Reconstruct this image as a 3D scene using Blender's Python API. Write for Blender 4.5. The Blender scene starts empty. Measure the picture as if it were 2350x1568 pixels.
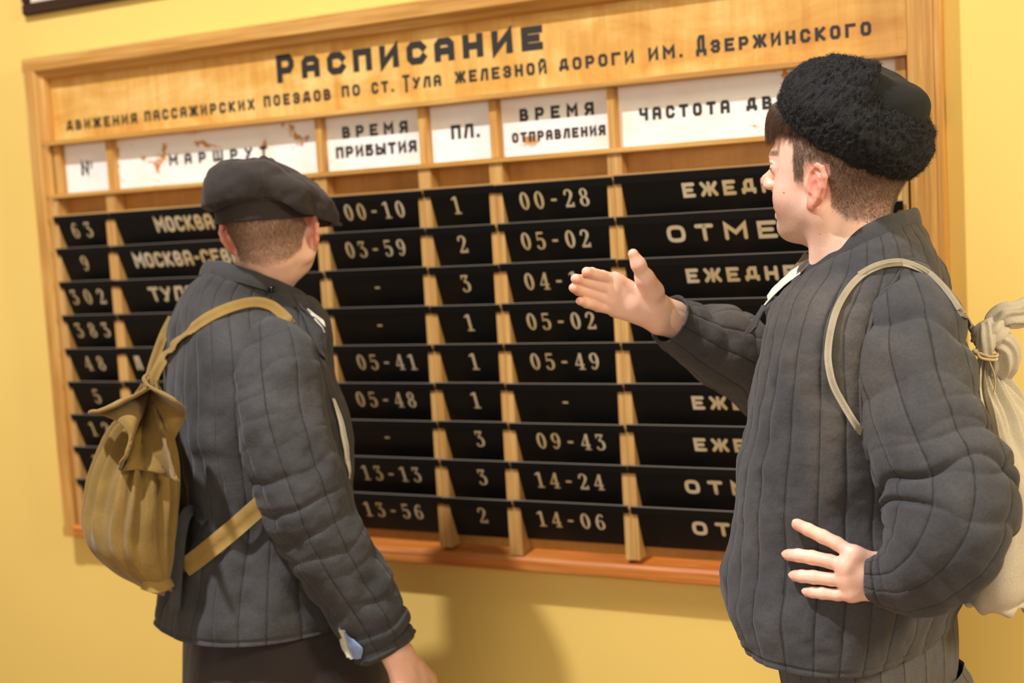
import bpy, bmesh, math, random
import numpy as np
from mathutils import Vector, Matrix, noise as mnoise

# ------------------------------------------------------------------ camera, light, exposure
S = bpy.context.scene
COL = S.collection
IMW, IMH, FPX = 2350.0, 1568.0, 2983.47
def _rodrigues(r):
    th = np.linalg.norm(r); k = r/th
    K = np.array([[0,-k[2],k[1]],[k[2],0,-k[0]],[-k[1],k[0],0]])
    return np.eye(3)+math.sin(th)*K+(1-math.cos(th))*K@K
CAM_R = _rodrigues(np.array([.1023,.4625,-.0349])) @ np.array([[1,0,0],[0,0,-1],[0,1,0.]])
CAM_C = np.array([2.35042,-2.46598,1.55220])
cam_data = bpy.data.cameras.new('camera')
cam = bpy.data.objects.new('camera', cam_data); COL.objects.link(cam)
mw = np.eye(4); mw[:3,0] = CAM_R[0]; mw[:3,1] = -CAM_R[1]; mw[:3,2] = -CAM_R[2]; mw[:3,3] = CAM_C
cam.matrix_world = Matrix(mw.tolist())
cam_data.sensor_width = 36; cam_data.lens = FPX*36/IMW
cam_data.clip_start = .05
cam_data.dof.use_dof = True; cam_data.dof.focus_distance = 1.86; cam_data.dof.aperture_fstop = 3.2
S.camera = cam

world = bpy.data.worlds.new('world'); S.world = world; world.use_nodes = True
bg = world.node_tree.nodes['Background']
bg.inputs[0].default_value = (1.0,.87,.70,1); bg.inputs[1].default_value = .33

def area(name, loc, target, power, size, color, size_y=None):
    l = bpy.data.lights.new(name, 'AREA'); l.energy = power; l.color = color
    l.shape = 'RECTANGLE' if size_y else 'DISK'; l.size = size
    if size_y: l.size_y = size_y
    o = bpy.data.objects.new(name, l); COL.objects.link(o); o.location = loc
    o.rotation_euler = (Vector(target)-Vector(loc)).to_track_quat('-Z','Y').to_euler()
    return o
area('ceiling_lamp_key', (.60,-2.0,4.35), (.60,-3.5,0.6), 225, .16, (1.0,.98,1.0))
area('ceiling_lamp_right', (4.9,-1.35,3.0), (2.2,-.7,1.2), 88, .9, (1.0,.87,.62))
area('hall_light', (2.2,-5.0,1.9), (1.2,0,.8), 62, 2.6, (1.0,.87,.70))

S.view_settings.view_transform = 'Standard'
S.view_settings.look = 'None'
S.view_settings.exposure = 0.10
S.view_settings.gamma = 1.0
S.view_settings.use_curve_mapping = False

# ------------------------------------------------------------------ helpers
def W(px, py, d):
    """the world point seen at photo position (px, py), d metres in front of the camera"""
    return CAM_C + d*(CAM_R.T @ np.array([(px-IMW/2)/FPX, (py-IMH/2)/FPX, 1.0]))
def nv(v):
    v = np.asarray(v, float); return v/np.linalg.norm(v)
def tag(o, label=None, cat=None, group=None, kind=None):
    if label: o['label'] = label
    if cat: o['category'] = cat
    if group: o['group'] = group
    if kind: o['kind'] = kind
    return o
def empty(name, loc=(0,0,0)):
    o = bpy.data.objects.new(name, None); COL.objects.link(o); o.location = loc
    o.empty_display_size = .05
    return o
def obj(name, verts, faces, mat, parent=None, smooth=True, attrs=None, uv=None):
    me = bpy.data.meshes.new(name)
    verts = np.asarray(verts, np.float32)
    q = parent
    while q is not None:
        verts = verts - np.array(q.location, np.float32); q = q.parent
    if isinstance(faces, np.ndarray):
        k = faces.shape[1]; nf = len(faces)
        me.vertices.add(len(verts)); me.vertices.foreach_set('co', verts.ravel())
        me.loops.add(nf*k); me.loops.foreach_set('vertex_index', faces.astype(np.int32).ravel())
        me.polygons.add(nf); me.polygons.foreach_set('loop_start', np.arange(0, nf*k, k, dtype=np.int32))
        me.update(calc_edges=True)
    else:
        me.from_pydata(verts.tolist(), [], [list(map(int,f)) for f in faces])
    me.validate(); me.update()
    if smooth: me.shade_smooth()
    for k, a in (attrs or {}).items():
        at = me.attributes.new(k, 'FLOAT', 'POINT')
        if len(me.vertices) == len(a): at.data.foreach_set('value', np.asarray(a, np.float32))
    if mat is not None: me.materials.append(mat)
    o = bpy.data.objects.new(name, me); COL.objects.link(o)
    if parent is not None: o.parent = parent
    return o
class MB:
    """collects boxes, prisms and polygons for one mesh"""
    def __init__(s): s.v = []; s.f = []
    def add(s, vs, fs):
        b = len(s.v); s.v += [tuple(map(float,v)) for v in vs]; s.f += [tuple(i+b for i in f) for f in fs]
    def box(s, x0,x1,y0,y1,z0,z1):
        s.add([(x0,y0,z0),(x1,y0,z0),(x1,y1,z0),(x0,y1,z0),(x0,y0,z1),(x1,y0,z1),(x1,y1,z1),(x0,y1,z1)],
              [(0,3,2,1),(4,5,6,7),(0,1,5,4),(1,2,6,5),(2,3,7,6),(3,0,4,7)])
    def prism(s, prof, a, b, fn):
        """closed profile (list of 2D points) swept from a to b; fn(p, q, t) gives the 3D point"""
        n = len(prof)
        vs = [fn(p,q,a) for p,q in prof]+[fn(p,q,b) for p,q in prof]
        fs = [tuple(range(n-1,-1,-1)), tuple(range(n,2*n))]
        fs += [(i,(i+1)%n,n+(i+1)%n,n+i) for i in range(n)]
        s.add(vs, fs)
    def build(s, name, mat, parent=None, smooth=False, bevel=0):
        o = obj(name, s.v, s.f, mat, parent, smooth)
        bm = bmesh.new(); bm.from_mesh(o.data); bmesh.ops.recalc_face_normals(bm, faces=bm.faces)
        if bevel:
            bmesh.ops.bevel(bm, geom=list(bm.edges), offset=bevel, segments=2, affect='EDGES', clamp_overlap=True)
        bm.to_mesh(o.data); bm.free()
        return o

# ------------------------------------------------------------------ node materials
class NT:
    def __init__(s, name):
        s.m = bpy.data.materials.new(name); s.m.use_nodes = True
        s.t = s.m.node_tree; s.b = s.t.nodes['Principled BSDF']
    def n(s, typ, ins=None, **kw):
        nd = s.t.nodes.new(typ)
        for k, v in kw.items(): setattr(nd, k, v)
        for k, v in (ins or {}).items(): s.put(nd.inputs[k], v)
        return nd
    def put(s, sock, v):
        if isinstance(v, bpy.types.NodeSocket): s.t.links.new(v, sock)
        else: sock.default_value = v
    def obj(s): return s.n('ShaderNodeTexCoord').outputs['Object']
    def mapped(s, vec, scale, loc=(0,0,0), rot=(0,0,0)):
        return s.n('ShaderNodeMapping', {'Vector':vec,'Scale':scale,'Location':loc,'Rotation':rot}).outputs[0]
    def noise(s, vec, scale, detail=4, rough=.55, dist=0):
        return s.n('ShaderNodeTexNoise', {'Vector':vec,'Scale':scale,'Detail':detail,'Roughness':rough,'Distortion':dist}).outputs[0]
    def ramp(s, fac, stops):
        r = s.n('ShaderNodeValToRGB', {'Fac':fac}); e = r.color_ramp.elements
        while len(e) < len(stops): e.new(.5)
        for el, (p, c) in zip(e, stops):
            el.position = p; el.color = (c,c,c,1) if isinstance(c,(int,float)) else tuple(c[:3])+(1,)
        return r.outputs[0]
    def mix(s, fac, a, b, mode='MIX'):
        nd = s.n('ShaderNodeMix', data_type='RGBA', blend_type=mode)
        s.put(nd.inputs[0], fac); s.put(nd.inputs[6], a if not isinstance(a, tuple) else a[:3]+(1,)); s.put(nd.inputs[7], b if not isinstance(b, tuple) else b[:3]+(1,))
        return nd.outputs[2]
    def math(s, op, a, b=0.0, c=0.0):
        nd = s.n('ShaderNodeMath', operation=op); s.put(nd.inputs[0], a); s.put(nd.inputs[1], b); s.put(nd.inputs[2], c)
        return nd.outputs[0]
    def attr(s, name): return s.n('ShaderNodeAttribute', attribute_name=name).outputs['Fac']
    def bump(s, h, strength, dist, normal=None):
        ins = {'Height':h,'Strength':strength,'Distance':dist}
        if normal is not None: ins['Normal'] = normal
        return s.n('ShaderNodeBump', ins).outputs[0]
    def out(s, color=None, rough=None, normal=None, **kw):
        if color is not None: s.put(s.b.inputs['Base Color'], color if not isinstance(color, tuple) else color[:3]+(1,))
        if rough is not None: s.put(s.b.inputs['Roughness'], rough)
        if normal is not None: s.put(s.b.inputs['Normal'], normal)
        for k, v in kw.items(): s.put(s.b.inputs[k.replace('_',' ')], v)
        return s.m
def srgb(r,g,b):
    f = lambda c: (c/12.92 if c <= .04045 else ((c+.055)/1.055)**2.4)
    return (f(r/255), f(g/255), f(b/255))
def mat_plain(name, col, rough=.6, **kw):
    t = NT(name); return t.out(col, rough, **kw)
def mat_wood(name, axis, dark, mid, light, seed=0, rough=.5, knots=True):
    """pine with grain along axis 0/1/2"""
    t = NT(name); o = t.obj()
    sc = [9,9,9]; sc[axis] = .55
    v = t.mapped(o, tuple(sc), (seed*3.1, seed*1.7, seed*.9))
    n1 = t.noise(v, 3.2, 6, .6, .6)
    sc2 = [60,60,60]; sc2[axis] = 1.5
    n2 = t.noise(t.mapped(o, tuple(sc2), (seed,0,seed)), 3.0, 3, .6)
    c = t.ramp(n1, [(.28,dark),(.5,mid),(.74,light)])
    c = t.mix(t.ramp(n2, [(.35,.55),(.65,0)]), c, tuple(x*.72 for x in dark))
    if knots:
        sc3 = [5,5,5]; sc3[axis] = 2.6
        vo = t.n('ShaderNodeTexVoronoi', {'Vector':t.mapped(o, tuple(sc3), (seed*2.3,seed,.4)),'Scale':1.0,'Randomness':1.0}).outputs['Distance']
        k = t.ramp(vo, [(.0,1.0),(.06,.8),(.12,0)])
        c = t.mix(t.math('MULTIPLY', k, .75), c, srgb(105,58,20))
    return t.out(c, rough, t.bump(n2, .12, .002))

# ------------------------------------------------------------------ lettering
GL = {
'А':'00 08 2A 8A A8 A0|04 A4','Б':'9A 0A 00 80 A2 A4 86 06','В':'05 75 97 98 7A 0A 00 80 A2 A3 75','Г':'00 0A AA',
'Д':'00 02 A2 A0|22 28 4A 8A 82','Е':'AA 0A 00 A0|05 85','Ж':'5A 50|0A 35 00|AA 75 A0|35 75','З':'08 2A 8A A8 A7 85 A3 A2 80 20 02|35 85',
'И':'0A 00 AA A0','Й':'0A 00 AA A0|3D 4C 6C 7D','К':'00 0A|AA 25 A0|05 25','Л':'00 27 3A AA A0','М':'00 0A 54 AA A0','Н':'00 0A|A0 AA|05 A5',
'О':'20 80 A2 A8 8A 2A 08 02 20','П':'00 0A AA A0','Р':'00 0A 8A A8 A6 84 04','С':'A8 8A 2A 08 02 20 80 A2','Т':'50 5A|0A AA',
'У':'0A 54|AA 54 30 10','Х':'00 AA|0A A0','Ч':'0A 06 25 A5|AA A0','Ш':'0A 00 A0 AA|50 5A','Ы':'0A 00 50 72 74 56 06|AA A0','Я':'A0 AA 2A 08 06 24 A4|54 00',
'N':'00 0A A0 AA','.':'DOT','-':'15 95','1':'5A 50','o':'25 75 A7 AA|'}
ROUND = set('ОСРБВЗЭ')
def _pt(c): return (int(c[0],36)/10.0, int(c[1],36)/10.0)
def chaikin(p, closed, it=2):
    for _ in range(it):
        q = []
        n = len(p)
        rng = range(n if closed else n-1)
        if not closed: q.append(p[0])
        for i in rng:
            a, b = p[i], p[(i+1)%n]
            q += [(a[0]*.75+b[0]*.25, a[1]*.75+b[1]*.25),(a[0]*.25+b[0]*.75, a[1]*.25+b[1]*.75)]
        if not closed: q.append(p[-1])
        p = q
    return p
def ribbon(out, pts, w, closed=False, caps='square'):
    """2D ribbon with mitred joints; w a number or one width per point"""
    n = len(pts); P = [np.array(p[:2],float) for p in pts]
    ws = [w]*n if np.isscalar(w) else list(w)
    L = []; Rr = []
    for i in range(n):
        a = P[i-1] if (i > 0 or closed) else None
        b = P[(i+1)%n] if (i < n-1 or closed) else None
        d1 = nv(P[i]-a) if a is not None else None
        d2 = nv(b-P[i]) if b is not None else None
        if d1 is None: d1 = d2
        if d2 is None: d2 = d1
        n1 = np.array([-d1[1],d1[0]]); n2 = np.array([-d2[1],d2[0]])
        m = n1+n2
        if np.linalg.norm(m) < 1e-6: m = n1
        m = nv(m); k = min(1/max(m@n1,.3), 2.2)
        c = P[i].copy()
        if not closed and caps == 'square':
            if i == 0: c = c-d2*ws[i]/2
            if i == n-1: c = c+d1*ws[i]/2
        L.append(c+m*k*ws[i]/2); Rr.append(c-m*k*ws[i]/2)
    for i in range(n if closed else n-1):
        j = (i+1)%n
        out.append([Rr[i],Rr[j],L[j],L[i]])
    if caps == 'round' and not closed:
        for i in (0,n-1):
            out.append([P[i]+ws[i]/2*np.array([math.cos(a),math.sin(a)]) for a in np.linspace(0,2*math.pi,13)[:-1]])
def glyph(out, ch, x, y, w, h, t, rounded):
    if ch == '.':
        out.append([np.array(p) for p in ((x,y),(x+t,y),(x+t,y+t),(x,y+t))]); return
    for st in GL[ch].split('|'):
        ps = [_pt(c) for c in st.split()]
        if len(ps) < 2: continue
        closed = ps[0] == ps[-1]
        if closed: ps = ps[:-1]
        if rounded and ch in ROUND: ps = chaikin(ps, closed)
        ps = [(x+t/2+p[0]*(w-t), y+t/2+p[1]*(h-t)) for p in ps]
        ribbon(out, ps, t, closed, 'round' if rounded else 'square' if len(ps) > 2 and 0 else 'flat')
        if not rounded and not closed:      # square ends
            for a, b in ((ps[0],ps[1]),(ps[-1],ps[-2])):
                a = np.array(a); d = nv(np.array(a)-np.array(b)); nn = np.array([-d[1],d[0]])
                out.append([a-nn*t/2, a+d*t/2-nn*t/2, a+d*t/2+nn*t/2, a+nn*t/2])
def text_polys(txt, x0, x1, y, h, t, rounded=False, gap=.35, big=None):
    """a word fitted between x0 and x1 on baseline y; big=(index, extra height up, down)"""
    wd = {'М':1.2,'Ж':1.35,'Ш':1.35,'Ы':1.3,'.':.3,'-':.7,'Д':1.1}
    ws = [wd.get(c,1.0) for c in txt]
    u = (x1-x0)/(sum(ws)+gap*(len(txt)-1)); out = []; x = x0
    for i, (c, w) in enumerate(zip(txt, ws)):
        if big and i == 0: glyph(out, c, x, y-big[1], w*u, h+big[0]+big[1], t*big[2], rounded)
        else: glyph(out, c, x, y, w*u, h, t, rounded)
        x += (w+gap)*u
    return out
def ell(cx, cy, rx, ry, n=28): return [np.array([cx+rx*math.cos(a), cy+ry*math.sin(a)]) for a in np.linspace(0,2*math.pi,n+1)[:-1]]
def ringpoly(out, a, b):
    n = len(a)
    for i in range(n): out.append([a[i],a[(i+1)%n],b[(i+1)%n],b[i]])
def vstroke(out, pts):
    """smooth stroke with a width at each point"""
    p = np.array(pts, float); r = []
    for i in range(len(p)-1):
        p0 = p[max(i-1,0)]; p1 = p[i]; p2 = p[i+1]; p3 = p[min(i+2,len(p)-1)]
        for s in np.linspace(0,1,6,endpoint=False):
            r.append(.5*((2*p1)+(-p0+p2)*s+(2*p0-5*p1+4*p2-p3)*s*s+(-p0+3*p1-3*p2+p3)*s**3))
    r.append(p[-1])
    ribbon(out, [q[:2] for q in r], [max(q[2],.02) for q in r], False, 'round')
def digit(ch):
    o = []; R4 = lambda x0,x1,y0,y1: o.append([np.array(q,float) for q in ((x0,y0),(x1,y0),(x1,y1),(x0,y1))])
    if ch == '0': ringpoly(o, ell(.3,.5,.29,.5), ell(.3,.5,.118,.42))
    elif ch == '1':
        R4(.23,.39,.03,.99); R4(.09,.53,0,.075); o.append([np.array(q,float) for q in ((.23,.99),(.05,.86),(.05,.79),(.23,.86))])
    elif ch == '2':
        vstroke(o, [(.09,.74,.12),(.14,.9,.1),(.3,.965,.07),(.45,.85,.14),(.46,.68,.16),(.33,.42,.11),(.1,.1,.08)]); R4(.04,.54,0,.13); R4(.47,.56,0,.25)
    elif ch == '3':
        R4(.08,.52,.89,.99); R4(.08,.14,.74,.95); vstroke(o, [(.47,.92,.07),(.25,.6,.08)])
        vstroke(o, [(.24,.585,.06),(.42,.56,.11),(.5,.36,.16),(.46,.15,.13),(.3,.035,.07),(.14,.06,.09),(.09,.16,.13)])
    elif ch == '4':
        vstroke(o, [(.4,.95,.07),(.06,.3,.07)]); R4(.02,.58,.25,.33); R4(.34,.5,.02,.99); R4(.22,.6,0,.07)
    elif ch == '5':
        R4(.12,.52,.88,.99); vstroke(o, [(.15,.95,.06),(.12,.55,.06)])
        vstroke(o, [(.12,.54,.06),(.3,.61,.09),(.47,.5,.14),(.49,.28,.16),(.42,.1,.11),(.28,.03,.07),(.14,.06,.09),(.09,.17,.13)])
    elif ch in '69':
        vstroke(o, [(.48,.86,.11),(.4,.96,.07),(.24,.88,.1),(.12,.6,.15),(.1,.34,.16),(.16,.1,.12),(.3,.035,.07),(.45,.14,.13),(.49,.32,.15),(.43,.52,.1),(.3,.58,.06),(.16,.47,.06)])
        if ch == '9': o = [[np.array([.6-p[0],1-p[1]]) for p in q] for q in o]
    elif ch == '7': R4(.06,.56,.88,.99); vstroke(o, [(.5,.92,.1),(.3,.5,.14),(.24,.05,.16)])
    elif ch == '8':
        ringpoly(o, ell(.3,.75,.235,.25), ell(.3,.75,.1,.19)); ringpoly(o, ell(.3,.275,.28,.275), ell(.3,.275,.12,.21))
    elif ch == '-': R4(.12,.46,.4,.52)
    return o
def number_polys(txt, x0, x1, y, h):
    n = len(txt); st = (x1-x0-.6*h)/max(n-1,1) if n > 1 else 0; out = []
    for i, c in enumerate(txt):
        for q in digit(c): out.append([np.array([x0+i*st+p[0]*h, y+p[1]*h]) for p in q])
    return out
def letters(name, polys, fn, mat, parent):
    v = []; f = []
    for i, q in enumerate(polys):
        b = len(v); v += [fn(p[0], p[1], i) for p in q]; f.append(tuple(range(b, b+len(q))))
    return obj(name, v, f, mat, parent, smooth=False)

# ------------------------------------------------------------------ setting
def mat_wall():
    t = NT('yellow_wall_paint'); o = t.obj()
    c = t.mix(t.ramp(t.noise(o, 1.6, 4, .6), [(.3,0),(.7,1)]), (.84,.590,.150), (.87,.622,.168))
    return t.out(c, .62, t.bump(t.noise(o, 230, 3), .12, .001))
WALL_Y = .047
m = MB(); m.box(-3.2,5.2,WALL_Y,WALL_Y+.2,0,4.7); tag(m.build('wall_back', mat_wall()), kind='structure')
def mat_floor():
    t = NT('floor_tiles'); o = t.obj()
    b = t.n('ShaderNodeTexBrick', {'Vector':o,'Color1':srgb(150,120,92)+(1,),'Color2':srgb(135,106,80)+(1,),'Mortar':srgb(90,75,60)+(1,),'Scale':3.3,'Mortar Size':.01,'Brick Width':1.0,'Row Height':1.0}, offset=0.0)
    return t.out(b.outputs[0], .4)
m = MB(); m.box(-3.2,5.2,-6.5,WALL_Y+.2,-.1,0); tag(m.build('floor', mat_floor()), kind='structure')

# ------------------------------------------------------------------ timetable board
D_, M_, L_ = srgb(176,120,50), srgb(208,156,78), srgb(230,188,114)
pineX = mat_wood('pine_across', 0, D_, M_, L_, 1)
pineZ = mat_wood('pine_upright', 2, D_, M_, L_, 2)
pineO = mat_wood('pine_orange_ledge', 0, srgb(168,88,26), srgb(205,124,50), srgb(226,160,88), 3)
slotW = mat_wood('pale_pine_slot', 2, srgb(176,124,60), srgb(204,158,92), srgb(220,180,116), 4, knots=False)
def mat_ply(name, a, b, c, seed):
    t = NT(name); o = t.obj()
    n1 = t.noise(t.mapped(o,(1,1,2.2),(seed,0,0)), 3.4, 5, .62, .8)
    n2 = t.noise(t.mapped(o,(14,14,1.2),(seed,1,0)), 3.0, 4, .6, .4)
    col = t.ramp(t.math('ADD', t.math('MULTIPLY',n1,.7), t.math('MULTIPLY',n2,.3)), [(.34,a),(.5,b),(.66,c)])
    return t.out(col, .42)
plyT = mat_ply('plywood_title', srgb(192,128,50), srgb(216,164,80), srgb(238,200,126), 2)
plyB = mat_ply('plywood_back', srgb(158,106,42), srgb(184,130,58), srgb(202,150,76), 5)
inkB = mat_plain('black_paint_lettering', srgb(38,33,30), .55)
creamP = mat_plain('cream_paint_lettering', srgb(206,190,160), .6)
def mat_cream():
    t = NT('worn_cream_lettering'); o = t.obj()
    c = t.mix(t.ramp(t.noise(o, 7, 3), [(.42,0),(.62,1)]), srgb(222,212,190), srgb(206,180,132))
    return t.out(c, .6)
creamP = mat_cream()
def mat_card():
    t = NT('black_card_paint'); o = t.obj()
    c = t.mix(t.ramp(t.noise(o, 5, 3), [(.6,0),(.76,1)]), srgb(13,12,11), srgb(30,20,12))
    return t.out(c, .5, t.bump(t.noise(o, 60, 3), .05, .001), Specular_IOR_Level=.22)
blackC = mat_card()
def mat_plate(name, seed, amount):
    t = NT(name); o = t.obj()
    v = t.mapped(o, (1,1,1.3), (seed*1.37,0,seed*.61))
    n1 = t.noise(v, 16, 5, .65, .4); n2 = t.noise(v, 4.2, 2)
    ch = t.math('MULTIPLY', t.ramp(n1, [(.60,0),(.63,1)]), t.ramp(n2, [(.52-amount*.1,0),(.6-amount*.1,1)]))
    soft = t.ramp(t.noise(v, 9, 4, .6), [(.5,0),(.75,.35)])
    c = t.mix(soft, srgb(246,242,238), srgb(226,192,142))
    c = t.mix(ch, c, srgb(196,132,62))
    return t.out(c, .5)
board = empty('timetable_board', (.884,.02,1.42))
tag(board, 'large pine timetable board with painted title and slots for black cards on yellow wall', 'timetable board')
XL, XR, ZB, ZT, YF = -.234, 1.989, .800, 2.038, -.004
# frame: outer face with a bevel towards the opening
def frame_prof(): # (inward, y)
    return [(0,WALL_Y),(0,YF+.004),(.004,YF),(.034,YF),(.038,YF+.004),(.041,YF+.014),(.052,YF+.020),(.056,YF+.04),(.056,WALL_Y)]
m = MB(); m.prism(frame_prof(), XL, XR, lambda p,q,t: (t,q,ZT-p)); m.build('frame_rail', pineX, board)
m = MB(); m.prism([(0,WALL_Y),(0,YF+.004),(.004,YF),(.025,YF),(.031,YF+.004),(.042,WALL_Y)], XL, XR, lambda p,q,t: (t,q,ZB+p)); m.build('frame_rail', pineO, board)
m = MB(); m.prism(frame_prof(), ZB+.001, ZT-.0345, lambda p,q,t: (XL+p,q-.0006,t)); m.build('frame_stile', pineZ, board)
m = MB(); m.prism([(0,WALL_Y),(0,YF+.004),(.004,YF),(.043,YF),(.046,YF+.004),(.046,WALL_Y)], ZB+.001, ZT-.0345, lambda p,q,t: (XR-p,q-.0006,t))
m.build('frame_stile', pineZ, board)
m = MB(); m.prism([(0,WALL_Y),(0,YF+.012),(.003,YF+.006),(.013,YF+.006),(.013,WALL_Y)], ZB, ZT, lambda p,q,t: (XR+.013-p,q,t)); m.build('edge_strip', pineZ, board)
XI0, XI1 = XL+.056, XR-.046
m = MB(); m.box(XI0-.01,XI1+.01,.0428,.0468,ZB+.01,1.8255); m.build('back_panel', plyB, board)
m = MB(); m.box(XI0-.01,XI1+.01,.034,.0468,1.8256,ZT-.04); tp = m.build('title_panel', plyT, board)
def at_y(y): return lambda a,b,i: (a, y-i*2e-7, b)
tl = []
tl += text_polys('РАСПИСАНИЕ', .527, 1.206, 1.9085, .050, .0155, gap=.42, big=(.010,.004,1.0))
letters('title_lettering', tl, at_y(.0334), inkB, tp)
tl = []
for wds, x0, x1, zb, h in (('ДВИЖЕНИЯ',-.137,.0975,1.8495,.0255),('ПАССАЖИРСКИХ',.122,.4565,1.8508,.0255),('ПОЕЗДОВ',.484,.6715,1.8535,.0255),('ПО',.7015,.750,1.856,.0255),
        ('СТ.',.781,.838,1.856,.0255),('ЖЕЛЕЗНОЙ',.994,1.2115,1.858,.0255),('ДОРОГИ',1.240,1.4055,1.859,.0255),('ИМ.',1.4365,1.508,1.860,.0255)):
    letters('subtitle_lettering', text_polys(wds, x0, x1, zb, h, .0062, gap=.45), at_y(.0334), inkB, tp)
letters('subtitle_lettering', text_polys('ТУЛА', .862, .959, 1.857, .0245, .0062, gap=.4, big=(.008,.006,1.0)), at_y(.0334), inkB, tp)
letters('subtitle_lettering', text_polys('ДЗЕРЖИНСКОГО', 1.536, 1.875, 1.861, .0255, .0064, gap=.45, big=(.012,.003,1.0)), at_y(.0334), inkB, tp)
m = MB(); m.box(XI0-.004,XI1+.004,-.001,.0425,1.8140,1.8252); m.build('cross_rail', pineX, board, bevel=.0012)
m = MB(); m.box(XI0-.004,XI1+.004,-.001,.0425,1.6805,1.6913); m.build('cross_rail', pineX, board, bevel=.0012)
m = MB(); m.box(XI0,XI1,.003,.0425,1.6335,1.6385); m.build('ledge_strip', pineX, board, bevel=.001)
DX = [-.204,0.0,.6305,.9030,1.0775,1.3475,1.9185]      # left edges of the uprights
DW = [.021,.031,.031,.031,.031,.031,.0205]
HW = [.017,.020,.018,.020,.019,.0175,.0195]
for i, (x, w) in enumerate(zip(DX, DW)):
    x = max(x, XI0+.0005)
    hx = x if i else XI0+.004
    m = MB(); m.box(hx,hx+HW[i],.019,.0425,1.6918,1.8135); m.build('heading_divider', pineZ, board, bevel=.001)
    m = MB()
    ww = w if i else .017
    m.box(x,x+ww*.497,0,.0425,.8415 if i%2 else .834,1.6330); m.box(x+ww*.503,x+ww,0.0003,.0425,.8415 if i%2 else .834,1.6330)
    m.box(x,x+ww,.006,.0425,1.6330,1.6800)
    m.build('slot_divider', slotW, board, bevel=.0006)
heads = [('№',0),('МАРШРУТ',1),('ПРИБЫТИЯ',2),('ПЛ.',3),('ОТПРАВЛЕНИЯ',4),('ЧАСТОТА',5)]
for i in range(6):
    x0 = (DX[i] if i else XI0+.004)+HW[i]; x1 = DX[i+1]
    m = MB(); m.box(x0+.0004,x1-.0004,.0395,.0426,1.6916,1.8137); hp = m.build('heading_plate', mat_plate('white_heading_paint_%s' % 'abcdef'[i], i+1.3, (0,1.6,-.2,.4,-.4,.2)[i]), board)
    def word(w, *a, **k): letters('heading_lettering', text_polys(w, *a, **k), at_y(.0389), inkB, hp)
    if i == 0:
        tl = text_polys('N', -.105, -.079, 1.7345, .036, .0085)
        ringpoly(tl, ell(-.0705,1.762,.0052,.0065,14), ell(-.0705,1.762,.0026,.0036,14))
        tl.append([np.array(q) for q in ((-.076,1.7505),(-.065,1.7505),(-.065,1.7528),(-.076,1.7528))])
        letters('heading_lettering', tl, at_y(.0389), inkB, hp)
    if i == 1: word('МАРШРУТ', .183, .480, 1.7395, .0255, .0066, gap=.95)
    if i == 2: word('ВРЕМЯ', .692, .8645, 1.7645, .0265, .0066, gap=.75); word('ПРИБЫТИЯ', .671, .8845, 1.7208, .0262, .0070, gap=.28)
    if i == 3: word('ПЛ.', .973, 1.0425, 1.7403, .0305, .0074, gap=.3)
    if i == 4: word('ВРЕМЯ', 1.1405, 1.3105, 1.7645, .0265, .0066, gap=.75); word('ОТПРАВЛЕНИЯ', 1.1195, 1.334, 1.7210, .0215, .0058, gap=.28)
    if i == 5: word('ЧАСТОТА', 1.409, 1.598, 1.7430, .0255, .0066, gap=.5); word('ДВИЖЕНИЯ', 1.631, 1.868, 1.7430, .0255, .0066, gap=.5)

# ------------------------------------------------------------------ black cards in the slots
PITCH, ZR1 = .085, 1.637
colx = [(max(DX[0],XI0)+.018, DX[1])]+[(DX[i]+DW[i], DX[i+1]) for i in range(1,6)]
cname = ['number','route','arrival','platform','departure','frequency']
ROWS = [
 ('63','МОСКВА-','00-10','1','00-28','ЕЖЕДНЕВНО'),('9','МОСКВА-СЕВА','03-59','2','05-02','ОТМЕНЕН'),('302','ТУЛА','-','3','04-1','ЕЖЕДНЕВНО'),
 ('383','','-','1','05-02',''),('48','Л','05-41','1','05-49',''),('5','','05-48','1','-','ЕЖЕДНЕВНО'),
 ('12','','-','3','09-43','ЕЖЕДНЕВНО'),('1','','13-13','3','14-24','ОТМЕНЕН'),('','','13-56','2','14-06','ОТМЕНЕН')]
ordn = ['top','second','third','fourth','fifth','sixth','seventh','eighth','bottom']
SL = .42     # lean of a card below its ears: metres back per metre down
edgeG = mat_plain('lit_grey_edge', srgb(128,120,110), .7)  # highlight along the cards' top edges, put in as a lighter grey
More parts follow.
